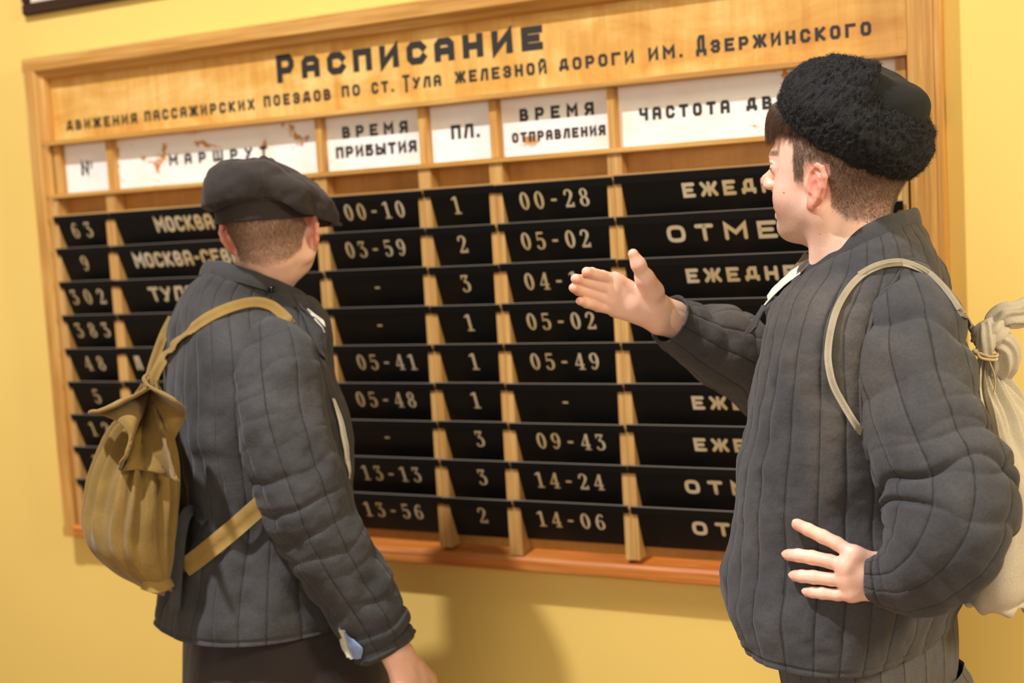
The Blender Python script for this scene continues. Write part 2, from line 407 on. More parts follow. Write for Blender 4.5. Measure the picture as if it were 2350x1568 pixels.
for r, row in enumerate(ROWS):
    zt = ZR1-r*PITCH-(.003 if r == 0 else 0)
    for c, txt in enumerate(row):
        x0, x1 = colx[c]; x0 += .0006; x1 -= .0006
        e0 = .0142+.0010*math.sin(r*3.7+c*5.1); e1 = .0142+.0010*math.cos(r*2.9+c*4.3) if c < 5 else .012
        jit = (math.sin(r*7.3+c*2.9))*.0008
        root = empty('schedule_card', ((x0+x1)/2, 0, zt))
        if c == 0: e0 = .010
        pts = [(x0-e0,0),(x1+e1,0),(x1+e1,.017),(x1,.017),(x1,.092),(x0,.092),(x0,.017),(x0-e0,.017)]
        yy = lambda q: -.0088+.26*min(q,.017)+max(q-.017,0)*SL
        fn = lambda p,q,t: (p, yy(q)+t*.92, zt+jit-q)
        m = MB()
        for pr_ in ([(x0-e0,0),(x1+e1,0),(x1+e1,.017),(x0-e0,.017)],[(x0,.0168),(x1,.0168),(x1,.092),(x0,.092)]): m.prism(pr_, 0, .004, fn)
        m.build('card_plate', blackC, root, bevel=.0005)
        m = MB(); m.box(x0-e0+.0004,x1+e1-.0004,-.0087,-.0052,zt+jit-.0002,zt+jit+.0010); m.build('lit_top_edge', edgeG, root)
        say = ('reading '+txt) if txt and len(txt) > 1 else ('with the single mark '+txt if txt else 'without visible writing')
        what = {'number':'train number','route':'route','arrival':'arrival time','platform':'platform','departure':'departure time','frequency':'frequency'}[cname[c]]
        tag(root, 'black %s card %s, %s row of the timetable board' % (what, say, ordn[r]), 'timetable card', 'black cards slotted into the timetable board')
        if not txt: continue
        fl = lambda a,b,i: (a, yy(zt+jit-b)-.0006-i*2e-7, b)
        zb = zt+(-.0578 if r else -.0555)
        if c == 0:
            h = .038; xc = (-.086,-.0865,-.0865,-.0805,-.083,-.085,-.085,-.105)[r]
            hw = {1:.0115,2:.0335,3:.0565}[len(txt)]
            pl = number_polys(txt, xc-hw, xc+hw, zb-.001, h)
        elif c == 1:
            xs = {0:(.154,.354),1:(.077,.405),2:(.118,.265),4:(.052,.072)}[r]
            pl = text_polys(txt, xs[0], xs[1], zb, .037, .0078, True, gap=.18)
        elif c in (2,4):
            if txt == '-': xm = .7798 if c == 2 else 1.2268; pl = number_polys('-', xm-.011, xm+.011, zb-.0005, .036)
            else:
                off = (0,-.004,0,0,.006,-.003,0,-.002,-.003)[r]
                xs = (.707+off,.8635+off) if c == 2 else (1.147+off*.6+(.008 if r==6 else 0),1.3045+off*.6+(.008 if r==6 else 0))
                if txt == '04-1': xs = (1.147, 1.147+.125)
                pl = number_polys(txt, xs[0], xs[1], zb, .0365)
        elif c == 3:
            xm = (.995,1.004,1.006,1.009,1.015,1.013,1.017,1.018,1.013)[r]; pl = number_polys(txt, xm-.0115, xm+.0115, zb, .0375)
        else:
            if txt[0] == 'Е': pl = text_polys(txt, 1.5055, 1.838, zb+.004, .029, .0072, True, gap=.42)
            else:
                x = {1:1.469,7:1.482,8:1.494}[r]; pl = text_polys(txt, x, x+(.40 if r == 1 else .33), zb+.001, .034 if r == 1 else .031, .0078, True, gap=.55)
        letters('lettering', pl, fl, creamP, root)

# ------------------------------------------------------------------ dark picture frame above the board
pf = empty('picture_frame', (.05,.03,2.4)); tag(pf, 'dark brown wooden frame hanging above the upper left corner of the timetable board', 'picture frame')
darkW = mat_wood('dark_brown_wood', 0, srgb(48,28,14), srgb(66,40,22), srgb(88,60,42), 7, .35, False)
fx0, fz0 = -.2545, 2.151; fx1, fz1 = fx0+.62, fz0+.46
for nm, pr_ in (('frame_rail',(fx0,fx1,fz0,fz0+.03)),('frame_rail',(fx0,fx1,fz1-.03,fz1)),('frame_stile',(fx0,fx0+.03,fz0+.03,fz1-.03)),('frame_stile',(fx1-.03,fx1,fz0+.03,fz1-.03))):
    m = MB(); m.box(pr_[0],pr_[1],.030,WALL_Y-.0003,pr_[2],pr_[3]); m.build(nm, darkW, pf, bevel=.004)
m = MB(); m.box(fx0+.029,fx1-.029,.036,WALL_Y-.0005,fz0+.029,fz1-.029); m.build('picture_panel', mat_plain('cream_paper', srgb(225,214,190), .7), pf)

# ------------------------------------------------------------------ organic shapes: noise, distance fields, lofts
def _hash(i, j, k, s):
    h = (i*374761393 + j*668265263 + k*2147483647 + s*974634777) & 0xffffffff
    h = ((h ^ (h >> 13))*1274126177) & 0xffffffff
    h = h ^ (h >> 16)
    return (h & 0xffff)/32767.5-1.0
def vnoise(P, scale, seed=0):
    """smooth value noise in [-1, 1] at points P (n,3); scale may be a 3-vector"""
    q = np.asarray(P, float)*scale+ 100.3
    i = np.floor(q).astype(np.int64); f = q-i; f = f*f*(3-2*f)
    r = 0
    for a in (0,1):
        wx = f[...,0] if a else 1-f[...,0]
        for b in (0,1):
            wy = f[...,1] if b else 1-f[...,1]
            for c in (0,1):
                wz = f[...,2] if c else 1-f[...,2]
                r = r + wx*wy*wz*_hash(i[...,0]+a, i[...,1]+b, i[...,2]+c, seed)
    return r
def fbm(P, scale, seed=0, oct=3, gain=.5):
    s = np.asarray(scale, float); r = 0; a = 1.0
    for o in range(oct):
        r = r+a*vnoise(P, s, seed+o*17); a *= gain; s = s*2.03
    return r
def sstep(a, b, x):
    t = np.clip((np.asarray(x, float)-a)/(b-a), 0, 1); return t*t*(3-2*t)
class Field:
    """a signed distance grid built from blended primitives, meshed by surface nets"""
    def __init__(s, lo, hi, h):
        s.lo = np.array(lo, float); s.h = h
        s.n = np.ceil((np.array(hi, float)-s.lo)/h).astype(int)+1
        s.F = np.full(s.n, 1.0, np.float32)
    def _sub(s, lo, hi):
        a = np.clip(np.floor((np.array(lo)-s.lo)/s.h).astype(int), 0, s.n); b = np.clip(np.ceil((np.array(hi)-s.lo)/s.h).astype(int)+1, 0, s.n)
        if np.any(b-a < 2): return None, None
        g = [(s.lo[k]+s.h*np.arange(a[k], b[k])).astype(np.float32) for k in range(3)]
        return (slice(a[0],b[0]),slice(a[1],b[1]),slice(a[2],b[2])), np.stack(np.meshgrid(*g, indexing='ij'), -1)
    def _put(s, sl, d, k, sub):
        a = s.F[sl]
        if sub:
            h = np.clip(.5-.5*(a+d)/k, 0, 1); s.F[sl] = a*(1-h)-d*h+k*h*(1-h)
        else:
            h = np.clip(.5+.5*(a-d)/k, 0, 1); s.F[sl] = a*(1-h)+d*h-k*h*(1-h)
    def cone(s, a, b, ra, rb, k=.008, sub=False):
        a = np.array(a, np.float32); b = np.array(b, np.float32); m = max(ra,rb)+2*k+3*s.h
        sl, P = s._sub(np.minimum(a,b)-m, np.maximum(a,b)+m)
        if sl is None: return s
        ab = b-a; t = np.clip(((P-a)@ab)/max(float(ab@ab),1e-12), 0, 1)
        d = np.linalg.norm(P-a-t[...,None]*ab, axis=-1)-(ra+(rb-ra)*t)
        s._put(sl, d, k, sub); return s
    def chain(s, pts, rs, k=.008, sub=False):
        for i in range(len(pts)-1): s.cone(pts[i], pts[i+1], rs[i], rs[i+1], k, sub)
        return s
    def ell(s, c, r, k=.01, sub=False, R=None):
        c = np.array(c, np.float32); r = np.array(r, np.float32); m = (max(r) if R is not None else r)+2*k+3*s.h
        sl, P = s._sub(c-m, c+m)
        if sl is None: return s
        q = P-c
        if R is not None: q = q@np.array(R, np.float32)
        k0 = np.linalg.norm(q/r, axis=-1); k1 = np.linalg.norm(q/(r*r), axis=-1)
        s._put(sl, k0*(k0-1)/np.maximum(k1,1e-6), k, sub); return s
    def mesh(s):
        F = s.F; neg = F < 0
        nx, ny, nz = F.shape
        cnt = np.zeros((nx-1,ny-1,nz-1), np.int8)
        for a in (0,1):
            for b in (0,1):
                for c in (0,1): cnt += neg[a:nx-1+a, b:ny-1+b, c:nz-1+c]
        act = (cnt > 0) & (cnt < 8)
        ijk = np.argwhere(act); idx = np.full(act.shape, -1, np.int64); idx[act] = np.arange(len(ijk))
        acc = np.zeros((len(ijk),3)); num = np.zeros(len(ijk))
        corners = [(a,b,c) for a in (0,1) for b in (0,1) for c in (0,1)]
        I, J, K = ijk.T
        vals = {c: F[I+c[0],J+c[1],K+c[2]] for c in corners}
        for c in corners:
            for ax in range(3):
                if c[ax] == 0:
                    e = list(c); e[ax] = 1; e = tuple(e)
                    va, vb = vals[c], vals[e]; cr = (va < 0) != (vb < 0)
                    t = np.where(cr, va/np.where(cr, va-vb, 1), 0)
                    p = np.tile(np.array(c, float), (len(ijk),1)); p[:,ax] = t
                    acc[cr] += p[cr]; num[cr] += 1
        V = s.lo+s.h*(ijk+acc/np.maximum(num,1)[:,None])
        faces = []
        for ax in range(3):
            o1, o2 = (ax+1)%3, (ax+2)%3
            sl0 = [slice(None)]*3; sl1 = [slice(None)]*3
            sl0[ax] = slice(0,-1); sl1[ax] = slice(1,None)
            ch = neg[tuple(sl0)] != neg[tuple(sl1)]
            pos = np.argwhere(ch)
            ok = (pos[:,o1] > 0) & (pos[:,o2] > 0) & (pos[:,o1] < F.shape[o1]-1) & (pos[:,o2] < F.shape[o2]-1)
            pos = pos[ok]
            def cell(d1, d2):
                q = pos.copy(); q[:,o1] -= d1; q[:,o2] -= d2
                return idx[q[:,0],q[:,1],q[:,2]]
            quad = np.stack([cell(1,1),cell(0,1),cell(0,0),cell(1,0)], 1)
            inside = neg[pos[:,0],pos[:,1],pos[:,2]]
            quad[~inside] = quad[~inside][:,::-1]
            faces.append(quad)
        f = np.concatenate(faces); f = f[(f >= 0).all(1)]
        return V, f
def relax(V, F, it=2, lam=.5):
    e = np.concatenate([F[:,[0,1]],F[:,[1,2]],F[:,[2,3]],F[:,[3,0]]])
    deg = np.bincount(e.ravel(), minlength=len(V)).astype(float)
    for _ in range(it):
        acc = np.stack([np.bincount(e[:,0], V[e[:,1],k], len(V))+np.bincount(e[:,1], V[e[:,0],k], len(V)) for k in range(3)], 1)
        V = V+lam*(acc/np.maximum(deg,1)[:,None]-V)
    return V
def crom(p, t):
    """Catmull-Rom through p (n,...) at parameters t in [0, n-1]"""
    p = np.asarray(p, float); n = len(p); t = np.clip(t, 0, n-1-1e-9); i = np.floor(t).astype(int)
    f = (t-i).reshape((-1,)+(1,)*(p.ndim-1))
    g = lambda k: p[np.clip(i+k, 0, n-1)]
    p0 = np.where((i == 0).reshape(f.shape), 2*g(0)-g(1), g(-1)); p3 = np.where((i+2 > n-1).reshape(f.shape), 2*g(1)-g(0), g(2))
    p1, p2 = g(0), g(1)
    return .5*((2*p1)+(-p0+p2)*f+(2*p0-5*p1+4*p2-p3)*f*f+(-p0+3*p1-3*p2+p3)*f**3)
def grid_normals(G, wrap=True):
    if wrap: du = np.roll(G[:,:-1],-1,1)-np.roll(G[:,:-1],1,1); du = np.concatenate([du,du[:,:1]],1)
    else: du = np.gradient(G, axis=1)
    dv = np.gradient(G, axis=0)
    n = np.cross(du, dv); return n/np.maximum(np.linalg.norm(n,axis=-1,keepdims=True),1e-9)
def grid_faces(nv_, nu_, base=0):
    a = np.arange(nv_*nu_).reshape(nv_,nu_)+base
    return np.stack([a[:-1,:-1],a[:-1,1:],a[1:,1:],a[1:,:-1]], -1).reshape(-1,4)
def arclen(G):
    """running length down each column of a grid"""
    d = np.linalg.norm(np.diff(G,axis=0),axis=-1); return np.concatenate([np.zeros((1,G.shape[1])),np.cumsum(d,0)],0)
def torso_rings(rows, F, L, n, ex=2.35, D=None, u0=0.0):
    """rows: (xl,yl, xr,yr, half_width[, depth]) silhouette stations on the photo -> closed rings in the world"""
    h1 = nv([CAM_R[0][0],CAM_R[0][1],0]); F = nv(F); L = nv(L); sg = np.sign(F@h1); R = []
    for row in rows:
        xl,yl,xr,yr,al = row[:5]; d = row[5] if len(row) > 5 else D
        A = W(xl,yl,d); B = W(xr,yr,d); c = (A+B)/2; hv = (B-A)/2; w = hv@h1; dz = hv[2]
        af = math.sqrt(max(w*w-(al*(L@h1))**2, (.45*w)**2))/abs(F@h1)
        th = np.linspace(0,2*math.pi,n)+u0
        ct = np.sign(np.cos(th))*np.abs(np.cos(th))**(2/ex); st = np.sign(np.sin(th))*np.abs(np.sin(th))**(2/ex)
        R.append(c+F*(af*ct)[:,None]+L*(al*st)[:,None]+np.array([0,0,1.])*(dz*ct*sg)[:,None])
    return np.array(R)
def tube_rings(ctrl, n, ref, ratio=None):
    """ctrl: list of (point, radius); rings of n+0 points with a wrap column, parallel-transported from ref"""
    P = np.array([c[0] for c in ctrl]); r = [c[1] for c in ctrl]; R = []
    T = np.gradient(P, axis=0); a = nv(ref)
    th = np.linspace(0,2*math.pi,n)
    for i in range(len(P)):
        t = nv(T[i]); a = nv(a-t*(a@t)); b = np.cross(t,a)
        ra = r[i]; rb = r[i]*(ratio[i] if ratio is not None else 1)
        R.append(P[i]+a*(ra*np.cos(th))[:,None]+b*(rb*np.sin(th))[:,None])
    return np.array(R)
def px_path(pts):
    """(px, py, depth, radius in photo pixels) -> (world point, radius in metres)"""
    return [(W(p[0],p[1],p[2]), p[3]*p[2]/FPX) for p in pts]
def dense(R, n_v): return crom(R, np.linspace(0,len(R)-1,n_v))
def puff(su, amp):
    f = su-np.floor(su); return amp*(np.sqrt(np.maximum(np.sin(np.pi*f),0))-.75)
def ray_depth(bvh, px, py):
    """depth along the view axis at which the ray through a photo position meets a surface"""
    d = W(px,py,1.0)-CAM_C; hit = bvh.ray_cast(Vector(CAM_C), Vector(d))
    if hit[0] is None: return None
    return float((np.array(hit[0])-CAM_C)@CAM_R[2])
def strip(path, width, normal, thick):
    """flat strap along points with up-facing normals; closed box section"""
    P = np.array(path); N = np.array(normal); T = np.gradient(P, axis=0)
    w = np.broadcast_to(np.asarray(width,float), (len(P),))
    R = []
    for p, t, n, ww in zip(P, T, N, w):
        t = nv(t); n = nv(n-t*(n@t)); s = np.cross(t,n)
        a_, b_, c_, d_ = p-s*ww/2, p-s*ww/2*.96+n*thick, p+s*ww/2*.96+n*thick, p+s*ww/2
        R.append([a_,b_,b_,p+n*thick*1.12,c_,c_,d_,d_,a_])
    return np.array(R)
def cap_ends(G, V, F, base):
    """fan caps for a closed grid"""
    out = []
    n = G.shape[1]-1
    return out
def hair_strands(name, roots, dirs, length, mat, parent, npts=4, curl=None, radius=.00006, seed=0, droop=None):
    hc = bpy.data.hair_curves.new(name); n = len(roots)
    hc.add_curves([npts]*n)
    t = np.linspace(0,1,npts)[None,:,None]
    ln = np.asarray(length, float).reshape(-1,1,1) if not np.isscalar(length) else length
    P = roots[:,None,:]+dirs[:,None,:]*t*ln
    if droop is not None: P = P+droop[:,None,:]*(t*t)*ln
    if curl is not None: P = P+curl
    q = parent
    while q is not None: P = P-np.array(q.location); q = q.parent
    hc.attributes['position'].data.foreach_set('vector', P.astype(np.float32).ravel())
    ra = hc.attributes.get('radius') or hc.attributes.new('radius','FLOAT','POINT')
    ra.data.foreach_set('value', np.tile(np.linspace(radius,radius*.35,npts,dtype=np.float32), n))
    hc.materials.append(mat)
    o = bpy.data.objects.new(name, hc); COL.objects.link(o); o.parent = parent
    return o

# cloth, skin and hair materials
def mat_quilt(name, base, pale, dirt, spacing=.045, twill=1.0, dirt_amt=.4, seed=0):
    """padded cotton: stitched channels from the 'su' coordinate, twill weave, faded patches"""
    t = NT(name); o = t.obj(); su = t.attr('su')
    f = t.math('FRACT', su); d = t.math('MINIMUM', f, t.math('SUBTRACT', 1.0, f))
    d = t.math('MULTIPLY', d, spacing)
    wob = t.math('MULTIPLY', t.math('SUBTRACT', t.noise(o, 60, 2), .5), .003)
    d = t.math('ADD', d, wob)
    groove = t.ramp(t.math('DIVIDE', d, .009), [(.0,0),(.16,.45),(.5,.88),(1,1)])
    line = t.ramp(t.math('DIVIDE', d, .003), [(.0,1),(.3,.9),(.55,0)])
    n1 = t.noise(o, 9, 5, .6); n2 = t.noise(t.mapped(o,(1,1,.6),(seed,0,0)), 4.0, 4, .62, .5); n3 = t.noise(o, 260, 2)
    c = t.mix(t.ramp(n1, [(.3,0),(.72,1)]), base, pale)
    c = t.mix(t.math('MULTIPLY', t.ramp(n2, [(.52,0),(.72,1)]), dirt_amt), c, dirt)
    c = t.mix(t.ramp(n3, [(.3,.35),(.7,0)]), c, tuple(x*.55 for x in base))
    c = t.mix(t.math('MULTIPLY', line, .7), c, tuple(x*.22 for x in base))
    wv = t.n('ShaderNodeTexWave', {'Vector':t.mapped(o,(1,1,1),(0,0,0),(.6,.5,.4)),'Scale':300.0,'Distortion':1.2,'Detail':1.0}).outputs[1]
    lint = t.ramp(t.noise(o, 600, 1), [(.71,0),(.76,1)])
    c = t.mix(t.math('MULTIPLY', lint, .09), c, tuple(min(1,x*4.5) for x in pale))
    nrm = t.bump(groove, .42, .005)
    nrm = t.bump(t.noise(o, 38, 4, .65), .38, .006, nrm)
    nrm = t.bump(wv, .28*twill, .0012, nrm)
    m = t.out(c, .88, nrm)
    t.b.inputs['Sheen Weight'].default_value = .08; t.b.inputs['Sheen Roughness'].default_value = .5
    return m
def mat_cloth(name, c1, c2, weave=420, rough=.85, fold=30, sheen=.2):
    t = NT(name); o = t.obj()
    c = t.mix(t.ramp(t.noise(o, 11, 4, .6), [(.3,0),(.7,1)]), c1, c2)
    c = t.mix(t.ramp(t.noise(o, weave, 2), [(.3,.35),(.7,0)]), c, tuple(x*.6 for x in c1))
    nrm = t.bump(t.noise(o, fold, 4, .6), .3, .004); nrm = t.bump(t.noise(o, weave, 2), .3, .001, nrm)
    m = t.out(c, rough, nrm); t.b.inputs['Sheen Weight'].default_value = sheen
    return m
def mat_skin():
    t = NT('skin'); o = t.obj(); red = t.attr('red'); st = t.attr('stub')
    c = t.mix(t.ramp(t.noise(o, 26, 4, .6), [(.3,0),(.7,1)]), srgb(235,186,162), srgb(245,205,184))
    c = t.mix(red, c, srgb(222,120,98))
    c = t.mix(t.math('MULTIPLY', st, t.ramp(t.noise(o, 620, 2), [(.3,1),(.7,.55)])), c, srgb(84,60,44))
    nrm = t.bump(t.noise(o, 320, 3), .16, .0012); nrm = t.bump(t.noise(o, 45, 3), .10, .003, nrm)
    m = t.out(c, .46, nrm)
    t.b.inputs['Subsurface Weight'].default_value = .18
    t.b.inputs['Subsurface Radius'].default_value = (.012,.005,.0025); t.b.inputs['Subsurface Scale'].default_value = .6
    return m
SKIN = mat_skin()
def mat_hair(name, c, rough=.42):
    t = NT(name); n = t.noise(t.obj(), 260, 2)
    return t.out(t.mix(t.ramp(n, [(.35,0),(.65,1)]), tuple(x*.62 for x in c), tuple(min(1,x*1.5) for x in c)), rough)
def finger(fd, pts, rs, k=.004):
    fd.chain(pts, rs, k)

# ------------------------------------------------------------------ heads
def build_head(O, f, l, u, h=.0019, neck_to=(-.045,0,-.2), neck_r=(.056,.062), lean=0.0, jaw=1.0, cords=True):
    """skull, face, ears and neck; local x forward, y to the left, z up, origin between the ears"""
    fd = Field((-.135,-.108,-.215),(.130,.108,.135), h)
    fd.ell((-.012,0,.045),(.098,.077,.082),.01)
    fd.ell((.028,0,-.002),(.058,.060,.070),.02).ell((.03,0,.075),(.053,.058,.050),.02)
    for s in (-1,1):
        fd.cone((0,s*.050,-.034),(.056,s*.018,-.060*jaw),.022,.016,.02)
        fd.ell((.043,s*.036,-.020),(.028,.023,.030),.02)
    fd.ell((.063,0,-.061*jaw),(.017,.020,.015),.014).ell((.022,0,-.060*jaw),(.050,.044,.026),.02)
    fd.cone((.078,-.030,.043),(.078,.030,.043),.0105,.0105,.012)
    for s in (-1,1):
        fd.ell((.0925,s*.033,.0255),(.014,.018,.0105),.009,True)
        fd.ell((.0722,s*.032,.0258),(.0122,.0140,.0110),.005)
        fd.chain([(.0845,s*.017,.0262),(.0862,s*.030,.0245),(.079,s*.044,.0255)],[.0012,.0016,.0012],.002)
        fd.chain([(.0840,s*.019,.034),(.0850,s*.032,.036),(.077,s*.046,.034)],[.0012,.0022,.0012],.003)
    fd.cone((.083,0,.036),(.104,0,.009),.0075,.0095,.009).ell((.1065,0,.0055),(.0112,.0098,.0098),.006)
    for s in (-1,1): fd.ell((.0955,s*.0125,.0005),(.0115,.0075,.0078),.005); fd.ell((.0985,s*.006,-.0065),(.005,.003,.004),.002,True)
    fd.chain([(.070,-.023,-.0365),(.0825,-.008,-.0315),(.0845,0,-.0325),(.0825,.008,-.0315),(.070,.023,-.0365)],[.0035,.0062,.0062,.0062,.0035],.006)
    fd.chain([(.070,-.020,-.0405),(.0825,0,-.0455),(.070,.020,-.0405)],[.0035,.0072,.0035],.006)
    fd.chain([(.076,-.023,-.0378),(.0915,0,-.0380),(.076,.023,-.0378)],[.0010,.0014,.0010],.002,True)
    nk = np.array(neck_to)
    fd.cone((-.028,0,-.02),nk,neck_r[0],neck_r[1],.025)
    for s in (-1,1):
        if cords: fd.cone((-.014,s*.058,-.034),(nk[0]+.06,s*.022,nk[2]+.02),.012,.013,.02)
        E = np.array([-.004,s*.0735,0]); bk = nv([-.90,s*.42,0]); up = nv([-.10,s*.06,1.0]); on = nv(np.cross(bk,up))*1.0
        if on@np.array([0,s,0]) < 0: on = -on
        e = lambda a,b,c=0: E+bk*a+up*b+on*c
        fd.cone((-.004,s*.062,.004),e(.012,.006,-.003),.015,.010,.008)
        Rm = np.stack([bk,on,up],1)
        fd.ell(e(.013,.003,0),(.0165,.0030,.028),.003,R=Rm)
        fd.chain([e(.001,.002,.003),e(-.003,.014,.002),e(.001,.025,.003),e(.012,.0315,.004),e(.024,.028,.004),e(.0305,.016,.004),e(.0295,.002,.004),e(.023,-.012,.003),e(.014,-.022,.002)],
                 [.0030,.0032,.0036,.0042,.0044,.0044,.0042,.0042,.0045],.0025)
        fd.chain([e(.009,.023,.002),e(.019,.015,.0035),e(.0205,.003,.0035),e(.013,-.011,.003)],[.0025,.0033,.0035,.0036],.003)
        fd.ell(e(.006,-.0245,.001),(.0075,.0048,.0082),.004,R=Rm).cone(e(-.001,-.014,0),e(.003,-.025,.001),.0048,.0055,.004)
        fd.ell(e(.0012,-.004,.003),(.0042,.0046,.0058),.004,R=Rm)
        fd.ell(e(.0105,.001,.0065),(.0085,.0062,.0115),.003,True,R=Rm)
    V, F = fd.mesh(); V = relax(V, F, 1, .4)
    x, y, z = V.T
    ear = sstep(.070,.078,np.abs(y))*sstep(.05,.03,np.abs(x+.012))*sstep(.036,.031,z)*sstep(-.045,-.03,z)
    red = .62*ear+.45*np.exp(-((x-.11)**2+y**2+(z-.004)**2)/.00025)+.22*np.exp(-((x-.055)**2+(np.abs(y)-.045)**2+(z+.002)**2)/.0011)
    red += .6*np.exp(-((x-.083)**2/.0002+y**2/.0004+(z+.038)**2/.00006))
    red += .10*np.clip(fbm(V,40,3),0,1)
    M = np.stack([f,l,u],1)
    return V, F, np.clip(red,0,.8), V@M.T+O, M
def frame_from(fwd, pitch=0, roll=0):
    f = nv([fwd[0],fwd[1],0]); l = np.cross([0,0,1.],f); u = np.array([0,0,1.])
    f, u = f*math.cos(pitch)+u*math.sin(pitch), u*math.cos(pitch)-f*math.sin(pitch)
    l, u = l*math.cos(roll)+u*math.sin(roll), u*math.cos(roll)-l*math.sin(roll)
    return f, l, u
def hand_mesh(wrist, mcps, fingers, thumb, fore, wr=.027, h=.0013, palm_n=None, thick=.013):
    """one continuous hand: forearm stub, palm, four fingers as joint chains, thumb chain (points, radii)"""
    pts = [wrist, fore]+list(mcps)+[p for fg in fingers for p in fg[0]]+[p for p in thumb[0]]
    lo = np.min(pts,0)-.04; hi = np.max(pts,0)+.04
    fd = Field(lo, hi, h)
    wrist = np.array(wrist); mcps = [np.array(m) for m in mcps]
    side = nv(mcps[0]-mcps[3])
    wa = wrist+side*.014; wb = wrist-side*.014
    fa = np.array(fore)+side*.014; fb = np.array(fore)-side*.014
    fd.cone(fa,wa,.018,.018,.01).cone(fb,wb,.018,.018,.01).cone(np.array(fore),wrist,.019,.019,.01)
    for i, m in enumerate(mcps):
        s = wa+(wb-wa)*(i/3.0)
        fd.cone(s, m, .0145, (.0125,.0128,.0120,.0108)[i], .012)
    for i in range(3): fd.cone(mcps[i]*.94+wrist*.06, mcps[i+1]*.94+wrist*.06, .0108, .0100, .008)
    fd.cone((mcps[1]+mcps[2])/2*.5+wrist*.5, wrist, .0165, .0165, .014)
    for fp, fr in fingers: fd.chain(fp, fr, .0028)
    tp, tr = thumb
    fd.chain(tp, tr, .008)
    fd.cone(np.array(tp[0])*.5+wrist*.5, np.array(tp[1]), .0155, .0125, .012)
    V, F = fd.mesh(); V = relax(V, F, 1, .4)
    red = np.zeros(len(V))
    for fp, fr in fingers+[thumb]:
        for q, w_, s_ in ((fp[-1],.45,.010),(fp[min(1,len(fp)-2)],.22,.009),(fp[0],.20,.011)):
            red += w_*np.exp(-((V-np.array(q))**2).sum(1)/s_**2)
    return V, F, np.clip(red,0,.6)
def join(parts):
    """[(V, F, red, stub)] -> one mesh"""
    vs, fs, rs, ss, b = [], [], [], [], 0
    for V, F, r, s in parts:
        vs.append(V); fs.append(F+b); rs.append(np.broadcast_to(r,(len(V),))); ss.append(np.broadcast_to(s,(len(V),))); b += len(V)
    return np.concatenate(vs), np.concatenate(fs), np.concatenate(rs), np.concatenate(ss)
def body_core(P, h=.011):
    """the trunk, upper limbs and legs under the clothing; P: dict of joints"""
    pts = np.array([P[k] for k in P]); fd = Field(pts.min(0)-.16, pts.max(0)+.16, h)
    c = lambda a,b,ra,rb,k=.03: fd.cone(P[a],P[b],ra,rb,k)
    c('neck','chest',.045,.09); c('chest','waist',.10,.10); c('waist','pelvis',.10,.10)
    for s in 'lr':
        c('chest','sh'+s,.075,.045); c('sh'+s,'el'+s,.046,.036); c('el'+s,'wr'+s,.036,.024)
        c('pelvis','hip'+s,.085,.07); c('hip'+s,'kn'+s,.068,.05); c('kn'+s,'an'+s,.050,.036); c('an'+s,'toe'+s,.036,.03)
    V, F = fd.mesh(); return V, F
def person(name, label, base, V, F, red, stub):
    me_o = obj(name, V-np.array(base), F, SKIN, None, True, {'red':red,'stub':stub})
    me_o.location = base
    return tag(me_o, label, 'person')
def chan(G, n_ch, amp, ref=.045):
    """padding height that shrinks where the stitched channels run close together"""
    per = np.linalg.norm(np.diff(G,axis=1),axis=-1).sum(1)/n_ch
    return (amp*np.clip(per/ref,.15,1.2)**1.3)[:,None]
def creases(G, v, v0, wid, amp, freq, seed, a=None, a0=0.0):
    """soft irregular cross folds gathered around v0 along a tube"""
    w = np.exp(-((v-v0)/wid)**2)
    if a is not None: w = w*(.12+.88*(.5+.5*np.cos(a-a0))**1.7)
    ph = v*freq*2*math.pi+3.6*fbm(G,(8,8,8),seed,2)+(1.3*np.sin(a+seed) if a is not None else 0)
    r = 1-np.abs(np.sin(ph/2)); m = .5+.5*fbm(G,(13,13,13),seed+5,2)
    return -amp*w*(r**2.2)*np.clip(m*1.5,0,1.3)
def make_bvh(G):
    from mathutils.bvhtree import BVHTree
    f = grid_faces(G.shape[0], G.shape[1])
    return BVHTree.FromPolygons(G.reshape(-1,3).tolist(), f.tolist())
def grid_obj(name, G, mat, parent, su=None, extra=None, caps=()):
    nvv, nuu = G.shape[:2]; V = G.reshape(-1,3); F = grid_faces(nvv,nuu)
    at = {} if su is None else {'su':np.broadcast_to(su,(nvv,nuu)).ravel()}
    o = obj(name, V, F, mat, parent, True, at)
    return o
def thick_sheet(G, t):
    """a sheet grid given thickness: returns a closed-section grid (outer out, inner back)"""
    N = grid_normals(G, False); return np.concatenate([G, (G-N*t)[::-1]], 0)
def trousers(rows, F, L, D, legs, n=240, nvv=110, su_n=None, seed=0, amp=.006):
    R = torso_rings(rows, F, L, n, D=D); G = dense(R, nvv)
    su = np.linspace(0, su_n, n) if su_n else None
    N = grid_normals(G); d = amp*fbm(G,(9,9,4),seed)
    if su_n: d = d+puff(su,.003)[None,:]
    return G+N*d[...,None], su
def leg_grid(hip, knee, ankle, r, n=96, nvv=90, seed=0, amp=.007):
    ctrl = [(np.array(hip)+np.array([0,0,.06]),r[0]*.9),(np.array(hip),r[0]),((np.array(hip)+np.array(knee))/2,(r[0]+r[1])/2),(np.array(knee),r[1]),((np.array(knee)+np.array(ankle))/2,r[2]*1.05),(np.array(ankle)+np.array([0,0,.03]),r[2])]
    G = dense(tube_rings(ctrl, n, (1,0,0)), nvv); N = grid_normals(G)
    return G+N*(amp*fbm(G,(14,14,26),seed))[...,None]
